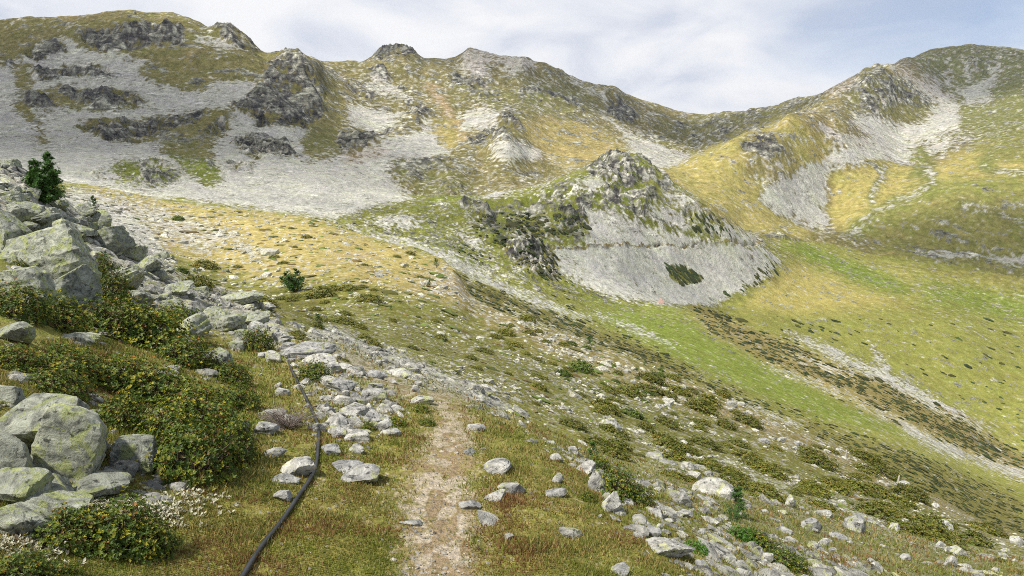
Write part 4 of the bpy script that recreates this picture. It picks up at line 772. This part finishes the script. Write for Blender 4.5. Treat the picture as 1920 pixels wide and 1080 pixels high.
# ------------------------------------------------------------------ plants
def leaf_cloud(tips, dirs, nleaf, length, width, cols, r, up=.55):
    n = len(tips) * nleaf; T = np.repeat(tips, nleaf, 0); A = np.repeat(dirs, nleaf, 0); Cc = np.repeat(cols, nleaf, 0)
    rd = r.normal(size=(n, 3)); rd -= (rd * A).sum(1)[:, None] * A; rd /= np.linalg.norm(rd, axis=1)[:, None]
    d = A * up + rd * (1 - up * .4); d /= np.linalg.norm(d, axis=1)[:, None]
    side = np.cross(d, A + .01); side /= np.linalg.norm(side, axis=1)[:, None] + 1e-9
    ln = length * r.uniform(.6, 1.2, n)[:, None]; wd = width * r.uniform(.7, 1.2, n)[:, None]
    V = np.stack([T, T + d * ln * .55 + side * wd * .5, T + d * ln - A * ln * .12, T + d * ln * .55 - side * wd * .5], 1)
    Cc = Cc * r.uniform(.75, 1.25, (n, 1)); return V.reshape(-1, 3), np.arange(n * 4).reshape(n, 4), np.repeat(Cc, 4, 0)
def tube_mesh(segs, sides=5):
    V = []; Fc = []; b = 0
    for p, q, ra, rb in segs:
        p = np.array(p, float); q = np.array(q, float); d = q - p; d /= np.linalg.norm(d) + 1e-9; u = np.cross(d, [.3, .2, .9]); u /= np.linalg.norm(u) + 1e-9; v = np.cross(d, u)
        for k in range(sides):
            a = 2 * math.pi * k / sides; o = u * math.cos(a) + v * math.sin(a); V += [p + o * ra, q + o * rb]
        for k in range(sides): i = b + 2 * k; j = b + 2 * ((k + 1) % sides); Fc.append((i, j, j + 1, i + 1))
        b += 2 * sides
    return np.array(V), np.array(Fc)
GREENS = {'rose': [((.055, .100, .010), .42), ((.13, .175, .016), .32), ((.30, .28, .025), .16), ((.28, .13, .018), .018), ((.14, .10, .03), .08)],
          'mat': [((.12, .15, .02), .5), ((.19, .19, .03), .35), ((.22, .17, .04), .15)],
          'bright': [((.055, .14, .012), .6), ((.10, .22, .02), .4)], 'pine': [((.05, .125, .024), .6), ((.09, .18, .035), .4)], 'green': [((.08, .13, .02), .7), ((.14, .18, .03), .3)]}
def palette(kind, n, r):
    cs = np.array([c for c, _ in GREENS[kind]]); ps = np.array([p for _, p in GREENS[kind]]); return cs[r.choice(len(cs), n, p=ps / ps.sum())]
def shrub_meshes(seed, kind, ntip, leaf, nleaf=7, stems=26, flat=1.0):
    """unit wide dome of leaf whorls on crooked twigs"""
    r = np.random.default_rng(seed); n = ntip
    a = r.uniform(0, 6.283, n); e = np.arcsin(r.uniform(0.02, 1, n)); rad = r.uniform(.45, 1, n) ** .5
    d = np.stack([np.cos(a) * np.cos(e), np.sin(a) * np.cos(e), np.sin(e)], -1)
    lump = 1 + .42 * snoise(d * 2.2, seed % 50) + .30 * snoise(d * 5.0, seed % 40)
    p = d * (rad * lump)[:, None] * np.array([.5, .5, .5]); p[:, 2] *= flat
    dr = d + np.array([0, 0, .8]) + r.normal(0, .25, (n, 3)); dr /= np.linalg.norm(dr, axis=1)[:, None]
    V, Fc, Cc = leaf_cloud(p, dr, nleaf, leaf, leaf * .36, palette(kind, n, r), r)
    fol = raw_mesh('foliage', V, Fc, 4, Cc, M_leaf, smooth=False)
    segs = []
    for k in r.choice(n, stems, replace=False):
        q = p[k]; mid = q * .55 + r.normal(0, .05, 3); mid[2] = abs(mid[2]) * .7; b0 = (q[0] * .15, q[1] * .15, -.05)
        segs += [(b0, mid, .012, .008), (mid, q, .008, .004)]
    sv, sf = tube_mesh(segs, 4); st = raw_mesh('twigs', sv, sf, 4, None, M_bark); return fol, st
def place_plant(name, meshes, px, py, wpx, hpx, label, cat, group=None, partn=('foliage', 'stem'), rz_=None, at=None):
    g = hit(px, py + hpx * .38) if at is None else at
    if g is None: return None
    s = g.y * 1.02 / F; root = bpy.data.objects.new(name, None); col.objects.link(root); root.empty_display_size = .1
    n = slope_n(g.x, g.y); root.location = g - Vector((0, 0, .01)); W_ = wpx * s; H_ = hpx * s
    ang = random.uniform(0, 6.28) if rz_ is None else rz_
    root.rotation_euler = align(n, ang, .75).to_euler(); root.scale = (W_, W_, H_ / meshes[2])
    root['label'] = label; root['category'] = cat
    if group: root['group'] = group
    for nm, me in zip(partn, meshes[:2]): link(nm, me, root)
    return root
fine = [shrub_meshes(40 + i, 'rose', 1150, .046, 8, 60, 1.0) + (.52,) for i in range(4)]
mats = [shrub_meshes(60 + i, 'mat', 520, .075, 6, 10, .8) + (.42,) for i in range(4)]
greens = [shrub_meshes(80 + i, 'bright', 600, .06, 7, 14, 1.0) + (.52,) for i in range(2)]
soft = [shrub_meshes(90 + i, 'green', 420, .09, 6, 8, .7) + (.37,) for i in range(2)]
ROSE = [(30,570,130,66,'alpenrose bush under the great cracked block at the left edge'),(110,590,120,60,'alpenrose bush just below the upright small block'),(185,505,60,50,'alpenrose tuft between the great block and the red strip'),(200,540,80,60,'alpenrose bush right of the upright small block'),
 (215,600,150,80,'left part of the long alpenrose thicket under the grey outcrop'),(280,620,150,84,'middle of the long alpenrose thicket under the grey outcrop'),(345,660,120,60,'lower end of the long alpenrose thicket'),(330,600,110,46,'alpenrose bush beside the end of the grey outcrop'),
 (25,668,110,44,'low alpenrose bush at left edge above the boulders'),(130,680,150,60,'alpenrose bush above the broad grey boulder'),(110,715,120,50,'alpenrose bush just behind the boulder pile'),(220,700,150,66,'alpenrose bush with orange leaves uphill of the squarish block'),(290,730,160,80,'dense green alpenrose bush above the squarish block'),
 (215,770,100,70,'alpenrose bush between round boulder and squarish block'),(370,770,170,90,'alpenrose bush right of centre in the big thicket'),(310,800,130,90,'alpenrose bush with yellow tips behind the squarish block'),(360,850,180,110,'large orange tinged alpenrose bush right of the squarish block'),(430,830,110,90,'right end of the big alpenrose thicket above the hose'),
 (440,745,100,50,'low alpenrose bush left of the bare twigs'),(430,700,90,40,'small alpenrose patch on the bank left of the hose'),(480,640,70,46,'round alpenrose bush left of the hose head'),(590,700,72,40,'round dark bush beside the head of the hose'),
 (130,990,150,80,'left half of the nearest alpenrose bush'),(220,985,190,96,'middle of the nearest alpenrose bush with long yellow leaves'),(280,1010,110,70,'right half of the nearest alpenrose bush'),(30,1060,130,60,'alpenrose bush in the bottom left corner'),(110,1075,90,50,'small alpenrose at the bottom edge near the left corner'),
 (690,800,34,20,'little green plant growing in the stone heap'),(790,765,38,20,'little dark green bush above the footpath'),(740,790,50,20,'low alpenrose beside the right end of the stone heap'),(800,790,40,16,'reddish low shrub left of the footpath'),
 (1150,905,90,60,'dark alpenrose behind the curved outcrop'),(1190,925,80,40,'alpenrose right of the curved outcrop'),(1120,870,60,30,'low alpenrose above the curved outcrop'),(1420,1010,80,34,'alpenrose bush below the bushy young pine'),(1470,1045,90,34,'alpenrose near the bottom right of the near turf'),(1100,930,40,20,'small alpenrose left of the curved outcrop')]
for i, (px, py, a, b, lab) in enumerate(ROSE): place_plant('alpenrose_bush', fine[i % 4], px, py, a * .94, b * .98, lab, 'bush')
HM = [(370,530,60,22,'dark round mat shrub on the yellow slope right of the red strip'),(385,497,46,16,'smaller dark mat on the yellow slope'),(342,508,26,10,'little green mat at the far rim of the boulder field'),(335,410,22,8,'green tuft on the distant yellow rise'),
      (1090,688,46,20,'bright green mat on the upper right slope'),(1055,700,30,12,'green mat left of the bright one'),(1185,775,50,14,'long green mat on the middle right slope'),(1210,800,40,16,'dark mat on the middle right slope'),(1165,815,34,16,'dark round mat beside the pyramid boulder')]
for i, (px, py, a, b, lab) in enumerate(HM): place_plant('mat_shrub', mats[i % 4] if 'bright' not in lab and 'green' not in lab else soft[i % 2], px, py, a, b, lab, 'shrub')
place_plant('juniper', greens[0], 1305, 1025, 56, 24, 'bright green juniper beside the wide flat rock', 'juniper'); place_plant('juniper', greens[1], 1392, 1003, 70, 30, 'spreading green juniper below the bushy young pine', 'juniper'); place_plant('juniper', greens[1], 1405, 1013, 50, 18, 'low front branch of green juniper near the right turf edge', 'juniper')
# dwarf shrubs on the slope: the ones seen largest
def region_plants(n, box, meshes, size, lab, grp, name, cat, ymin=8, ymax=70, chan='H', flat=.3, minc=0):
    k = 0; tries = 0
    while k < n and tries < n * 40:
        tries += 1; px = rz.uniform(box[0], box[2]); py = rz.uniform(box[1], box[3]); g = hit(px, py)
        if g is None or g.y > ymax or g.y < ymin: continue
        c = min(int(np.interp(g.x / g.y, U, np.arange(nc))), nc - 1); r = min(int(np.interp(g.y, Y, np.arange(nr))), nr - 1)
        if not lay_near[r, c] or (S_[r, c] > .6 and rz.random() > .1): continue
        w_ = size[0] + (size[1] - size[0]) * rz.random() ** 1.6
        place_plant(name, meshes[k % len(meshes)], px, py, w_, w_ * rz.uniform(flat * .7, flat * 1.3), lab, cat, grp, at=g); k += 1
region_plants(76, (1250, 830, 1900, 1078), mats, (26, 80), 'dark olive dwarf shrub cushion among the stones at lower right', 'dwarf shrubs at lower right', 'dwarf_shrub', 'shrub')
region_plants(58, (1000, 700, 1500, 930), mats, (22, 70), 'olive dwarf shrub cushion on the middle of the right slope', 'dwarf shrubs of the right slope', 'dwarf_shrub', 'shrub')
region_plants(34, (640, 600, 1100, 760), mats, (16, 44), 'olive dwarf shrub cushion on the brown slope beyond the talus band', 'dwarf shrubs beyond the talus band', 'dwarf_shrub', 'shrub')
region_plants(26, (470, 530, 700, 640), mats, (18, 60), 'olive dwarf shrub cushion near the dark krummholz pine', 'dwarf shrubs near the krummholz', 'dwarf_shrub', 'shrub')
region_plants(22, (330, 400, 800, 600), mats, (8, 24), 'small green cushion on the yellow rise', 'green cushions of the yellow rise', 'dwarf_shrub', 'shrub', 25, 140, flat=.25)
region_plants(26, (20, 330, 420, 620), fine, (24, 56), 'small alpenrose cushion in a gap of the left boulder field', 'cushions in the left boulder field', 'dwarf_shrub', 'shrub', 5, 20, flat=.4)
region_plants(24, (1050, 620, 1400, 760), soft, (10, 30), 'green cushion on the upper right slope', 'green cushions of the right slope', 'dwarf_shrub', 'shrub', 25, 70)

# heath and cushions beyond, too many to count
def blobs(name, n, box, accept, size, label, colr, sub=1, h=.45):
    px = rz.uniform(box[0], box[2], n); py = rz.uniform(box[1], box[3], n); x, y, z, ok, r, c = hits(px, py); ok &= rz.random(n) < accept(r, c, px, py, y)
    x, y, z = x[ok], y[ok], z[ok]; m = len(x); nn = slopes(x, y); d, f = ico(sub); nv = len(d); s = size(y, m)
    D = d[None] * (1 + rz.normal(0, .22, (m, nv)))[..., None] * np.stack([s * .5 * rz.uniform(.8, 1.6, m), s * .5 * rz.uniform(.8, 1.4, m), s * h * .5], -1)[:, None]
    vz = D[..., 2] - D[..., 0] * (nn[:, 0] / nn[:, 2])[:, None] - D[..., 1] * (nn[:, 1] / nn[:, 2])[:, None]
    V = np.stack([D[..., 0] + x[:, None], D[..., 1] + y[:, None], vz + z[:, None]], -1).reshape(-1, 3)
    Fc = (f[None] + (np.arange(m) * nv)[:, None, None]).reshape(-1, 3); base = np.array(colr)[rz.integers(0, len(colr), m)] * rz.uniform(.7, 1.3, m)[:, None]
    cc = np.repeat(base, nv, 0) * rz.uniform(.7, 1.3, m * nv)[:, None]
    return link(name, raw_mesh(name, V, Fc, 3, cc, M_leaf, smooth=False), kind='stuff', label=label, category='heath')
H_ = cov['H']
blobs('heath', 52000, (600, 400, 2040, 1080), lambda r, c, px, py, y: np.where(lay_mid[r, c], np.clip(H_[r, c] * 1.0 - .01 + .05 * np.clip(fbm(YY[r, 0] * U[c], y, 60, 3, 140), 0, 1) - .09 * (H_[r, c] < .3), 0.0, 1), 0), lambda y, m: y * .0052 * np.exp(rz.normal(0, .35, m)), 'dark heath dotting the valley sides', [(.045, .055, .010), (.075, .075, .014), (.045, .070, .014)])
blobs('ground_cover', 30000, (-100, 380, 2040, 1080), lambda r, c, px, py, y: np.where(lay_near[r, c] & (y > 10), np.clip(.30 - S_[r, c] * .35, 0.01, 1), 0), lambda y, m: y * .0060 * np.exp(rz.normal(0, .5, m)), 'low cushions of heath and moss between the stones of the hillside', [(.10, .12, .020), (.14, .135, .028), (.12, .17, .025), (.17, .12, .035)], h=.3)
# turf
def turf(name, n, box, ymin, ymax, hgt, label):
    px = rz.uniform(box[0], box[2], n); py = rz.uniform(box[1], box[3], n); x, y, z, ok, r, c = hits(px, py)
    ok &= (y > ymin) & (y < ymax) & (rz.random(n) < np.clip(1 - P_[r, c] * 1.15 - S_[r, c] * .5, .03, 1)) & (fbm(x, y, .22, 3, 9) + rz.normal(0, .25, n) > -.32)
    x, y, z, r, c = x[ok], y[ok], z[ok], r[ok], c[ok]; m = len(x)
    tuft = np.clip(fbm(x, y, .35, 2, 33) + .4, .2, 1.3); hh = hgt * (y / 3.5) ** .75 * rz.uniform(.45, 1.3, m) * (.5 + .7 * tuft); wd = .0026 * (y / 3.2) ** .9 * rz.uniform(.7, 1.5, m)
    a = rz.uniform(0, 6.283, m); ca, sa = np.cos(a) * wd, np.sin(a) * wd; lx, ly_ = rz.normal(0, .45, m) * hh, rz.normal(0, .45, m) * hh
    V = np.stack([np.stack([x - ca, y - sa, z - .004], -1), np.stack([x + ca, y + sa, z - .004], -1), np.stack([x + lx, y + ly_, z + hh], -1)], 1).reshape(-1, 3)
    pal = np.array([(.17, .20, .035), (.24, .21, .06), (.34, .27, .10), (.20, .11, .045), (.11, .15, .025)]); f1 = fbm(x, y, .6, 3, 51); f2 = fbm(x, y, .5, 3, 71)
    k = np.where(f1 + rz.normal(0, .3, m) > .25, 0, np.where(f2 + rz.normal(0, .3, m) > .28, 3, np.where(rz.random(m) < .35, 2, np.where(rz.random(m) < .5, 4, 1))))
    cc = np.repeat(pal[k] * rz.uniform(.75, 1.25, (m, 1)), 3, 0)
    return link(name, raw_mesh(name, V, np.arange(m * 3).reshape(m, 3), 3, cc, M_grass, smooth=False), kind='stuff', label=label, category='grass')
turf('grass', 330000, (-60, 640, 1990, 1115), 1.9, 12, .026, 'short alpine turf with dry and green blades')
# pale reindeer lichen
def lichen():
    pts = []
    for cx_, cy_, rx, ry, n in ((245,965,120,30,170),(335,950,90,36,130),(80,1030,90,26,110),(190,945,70,14,70)):
        for k in range(n): pts.append((rz.normal(cx_, rx * .5), rz.normal(cy_, ry * .5)))
    x, y, z, ok, r, c = hits(np.array(pts)[:, 0], np.array(pts)[:, 1]); x, y, z = x[ok], y[ok], z[ok]
    tips = np.stack([x, y, z + .004], -1); dirs = np.tile([[0, 0, 1.]], (len(x), 1)) + rz.normal(0, .3, (len(x), 3)); dirs /= np.linalg.norm(dirs, axis=1)[:, None]
    V, Fc, Cc = leaf_cloud(tips, dirs, 9, .022, .008, np.tile([[.52, .50, .38]], (len(x), 1)), rz, .6)
    link('lichen', raw_mesh('lichen', V, Fc, 4, Cc, M_leaf, smooth=False), kind='stuff', label='whitish lichen tufts around the nearest alpenrose', category='lichen')
lichen()

# ------------------------------------------------------------------ pines
def pine(px, py, wpx, hpx, label, seed, kind='pine', bushy=False, dens=1.0):
    g = hit(px, py + hpx * .46)
    if g is None: return
    s = g.y * 1.02 / F; H = hpx * s; Wd = wpx * s; r = np.random.default_rng(seed)
    root = bpy.data.objects.new('pine_tree', None); col.objects.link(root); root.location = g - Vector((0, 0, .03)); root['label'] = label; root['category'] = 'pine'
    segs = []; tp = []; td = []
    leaders = [(0, 0, 1.0)] if not bushy else [(-.18, 0, .86), (.10, .1, 1.0), (.28, -.05, .66), (-.36, .1, .62), (.0, -.2, .7)]
    for lx, ly_, lh in leaders:
        hh = H * lh; top = np.array([lx * Wd, ly_ * Wd, hh]); prev = np.zeros(3); tr = H * .022
        for k in range(1, 7):
            t = k / 6; q = np.array([top[0] * t ** .6, top[1] * t ** .6, hh * t * .96]) + r.normal(0, H * .008, 3); segs.append((prev, q, tr * (1.05 - t * .9 + .05), tr * (1.05 - t))); prev = q
        nb = int((26 if bushy else 34) * dens)
        for k in range(nb):
            t = .06 + .92 * (k + r.random()) / nb; a = r.uniform(0, 6.283)
            base = np.array([top[0] * t ** .6, top[1] * t ** .6, hh * t * .96]); ln = Wd * (.30 if bushy else .50) * ((1 - t) ** .75 * 1.0 + .16) * r.uniform(.6, 1.15)
            d = np.array([math.cos(a), math.sin(a), .25 + .5 * t]); d /= np.linalg.norm(d); tipb = base + d * ln + np.array([0, 0, ln * .18]); mid = base + d * ln * .55
            segs += [(base, mid, tr * .3, tr * .22), (mid, tipb, tr * .22, tr * .1)]
            nt_ = max(4, int(11 * dens))
            for j in range(nt_):
                u_ = .25 + .75 * j / (nt_ - 1); p = base + (tipb - base) * u_ + r.normal(0, ln * .10, 3); tp.append(p); dd = d + np.array([0, 0, .55]) + r.normal(0, .3, 3); td.append(dd / np.linalg.norm(dd))
        tp.append(top); td.append(np.array([0, 0, 1.]))
    tp = np.array(tp); td = np.array(td); V, Fc, Cc = leaf_cloud(tp, td, 16, H * .060, H * .0085, palette(kind, len(tp), r), r, .6)
    sv, sf = tube_mesh(segs, 5)
    link('trunk', raw_mesh('trunk', sv, sf, 4, None, M_bark), root); link('crown', raw_mesh('crown', V, Fc, 4, Cc, M_needle, smooth=False), root)
pine(86, 340, 82, 98, 'large bushy dark pine on the upper left rocks', 1, bushy=True, dens=1.3); pine(176, 385, 22, 32, 'small slender pine right of the large bushy pine', 2)
pine(550, 528, 62, 42, 'dark krummholz pine crouching at the head of the slope', 3, bushy=True, dens=1.2); pine(597, 601, 30, 28, 'small pine on the slope right of the krummholz', 4)
pine(1105, 641, 20, 24, 'lone small pine high on the right slope', 5); pine(1209, 681, 12, 10, 'tiny pine seedling near the slope brow', 8); pine(818, 494, 16, 18, 'small pine on the brow of the yellow rise', 6); pine(805, 532, 9, 13, 'tiny pine just below the brow of the yellow rise', 9)
pine(1110, 843, 36, 42, 'slender young pine rising from the talus', 7); pine(1383, 938, 50, 64, 'upright young pine in the right rubble', 10); pine(1378, 962, 60, 34, 'bushy lower pine at the foot of the upright young pine', 11, bushy=True, dens=.7)
pine(198, 476, 12, 14, 'bright tiny pine seedling beside the white stone', 12, kind='bright'); pine(733, 577, 10, 9, 'tiny dark pine on the brown slope', 13); pine(1241, 690, 14, 12, 'green pine seedling close to the slope brow', 14)

# ------------------------------------------------------------------ hose, twigs, posts, cairn
HP = [(395,1180),(430,1130),(461,1080),(487,1035),(518,998),(540,966),(567,927),(585,901),(594,876),(596,844),(599,815),(592,787),(579,762),(567,736),(555,713),(547,700),(541,682),(540,664)]
pts = [hit(*p) for p in HP]; pts = [p + Vector((0, 0, .014)) for p in pts if p]
cu = bpy.data.curves.new('tmp', 'CURVE'); cu.dimensions = '3D'; cu.bevel_depth = .0118; cu.bevel_resolution = 4; cu.resolution_u = 8
sp_ = cu.splines.new('NURBS'); sp_.points.add(len(pts) - 1); sp_.order_u = 4; sp_.use_endpoint_u = True
for q, p in zip(sp_.points, pts): q.co = (*p, 1)
tmp = bpy.data.objects.new('tmp', cu); col.objects.link(tmp); dg = bpy.context.evaluated_depsgraph_get(); me = bpy.data.meshes.new_from_object(tmp.evaluated_get(dg)); bpy.data.objects.remove(tmp)
me.materials.clear(); me.materials.append(M_hose); me.polygons.foreach_set('use_smooth', np.full(len(me.polygons), True)); link('hose', me, label='long black hose running up the turf left of the footpath', category='hose')
r = np.random.default_rng(9); segs = []; g = hit(540, 805)
for k in range(150):
    a = r.uniform(0, 6.283); L_ = r.uniform(.10, .26); d = np.array([math.cos(a), math.sin(a) * .6, r.uniform(.15, .9)]); d /= np.linalg.norm(d); q = d * L_; m_ = q * .5 + r.normal(0, .012, 3); segs += [((0, 0, 0), m_, .0022, .0016), (m_, q, .0016, .0009), (m_, m_ + d * L_ * .4 + r.normal(0, .03, 3), .0013, .0008)]
sv, sf = tube_mesh(segs, 4); M_twig = mat_plain('dead twigs', (.13, .10, .085), (.25, .21, .18), 30)
o = link('dead_shrub', raw_mesh('dead_shrub', sv, sf, 4, None, M_twig), label='leafless grey brown twigs left of the hose', category='shrub'); o.location = g + Vector((0, 0, .0))
def post(px, py, hpx, label, lean):
    g = hit(px, py); s = g.y * 1.03 / F; h = hpx * s; root = bpy.data.objects.new('fence_post', None); col.objects.link(root); root.location = g; root['label'] = label; root['category'] = 'post'; root['group'] = 'old posts on the slope brow'
    root.rotation_euler = (0, lean, 0); w_ = .055
    bm = bmesh.new(); bmesh.ops.create_cone(bm, cap_ends=True, segments=10, radius1=w_, radius2=w_ * .8, depth=h + .3, matrix=Matrix.Translation((0, 0, h / 2 - .15)))
    me = bpy.data.meshes.new('shaft'); bm.to_mesh(me); bm.free(); me.materials.append(M_wood); link('shaft', me, root)
    bm = bmesh.new(); bmesh.ops.create_cone(bm, cap_ends=True, segments=10, radius1=w_ * .82, radius2=.012, depth=.09, matrix=Matrix.Translation((0, 0, h + .045)))
    me = bpy.data.meshes.new('tip'); bm.to_mesh(me); bm.free(); me.materials.append(M_wood); link('tip', me, root)
post(1682, 912, 20, 'taller pale wooden post leaning right on the slope brow', .12); post(1586, 858, 13, 'shorter pale wooden post up the slope brow', .05)
g = hit(253, 26)
if g:
    V = []; Fc = []; b = 0
    for k in range(7):
        v, f = rock_shape(900 + k, 2, 9, .06); w_ = 3.6 - k * .42; v = v * np.array([w_, w_, 1.0]) + np.array([r.normal(0, .2), r.normal(0, .2), .4 + k * .75]); V.append(v); Fc.append(f + b); b += len(v)
    o = link('cairn', raw_mesh('cairn', np.vstack(V), np.vstack(Fc), 3, None, M_rock), label='tiny stone cairn on the left summit', category='cairn'); o.location = g

# ------------------------------------------------------------------ thin mountain air
bm = bmesh.new(); bmesh.ops.create_cube(bm, size=1.0, matrix=Matrix.Translation((0, 1700, 70)) @ Matrix.Diagonal((9000, 3700, 1000, 1)))
me = bpy.data.meshes.new('haze'); bm.to_mesh(me); bm.free()
m, t = new_mat('mountain air'); pv = N(t, 'ShaderNodeVolumePrincipled'); pv.inputs['Color'].default_value = (.80, .88, 1.0, 1); pv.inputs['Density'].default_value = .00004; pv.inputs['Anisotropy'].default_value = .2
o_ = N(t, 'ShaderNodeOutputMaterial'); t.links.new(pv.outputs[0], o_.inputs['Volume']); me.materials.append(m); link('haze', me, kind='stuff', label='thin bluish mountain air')
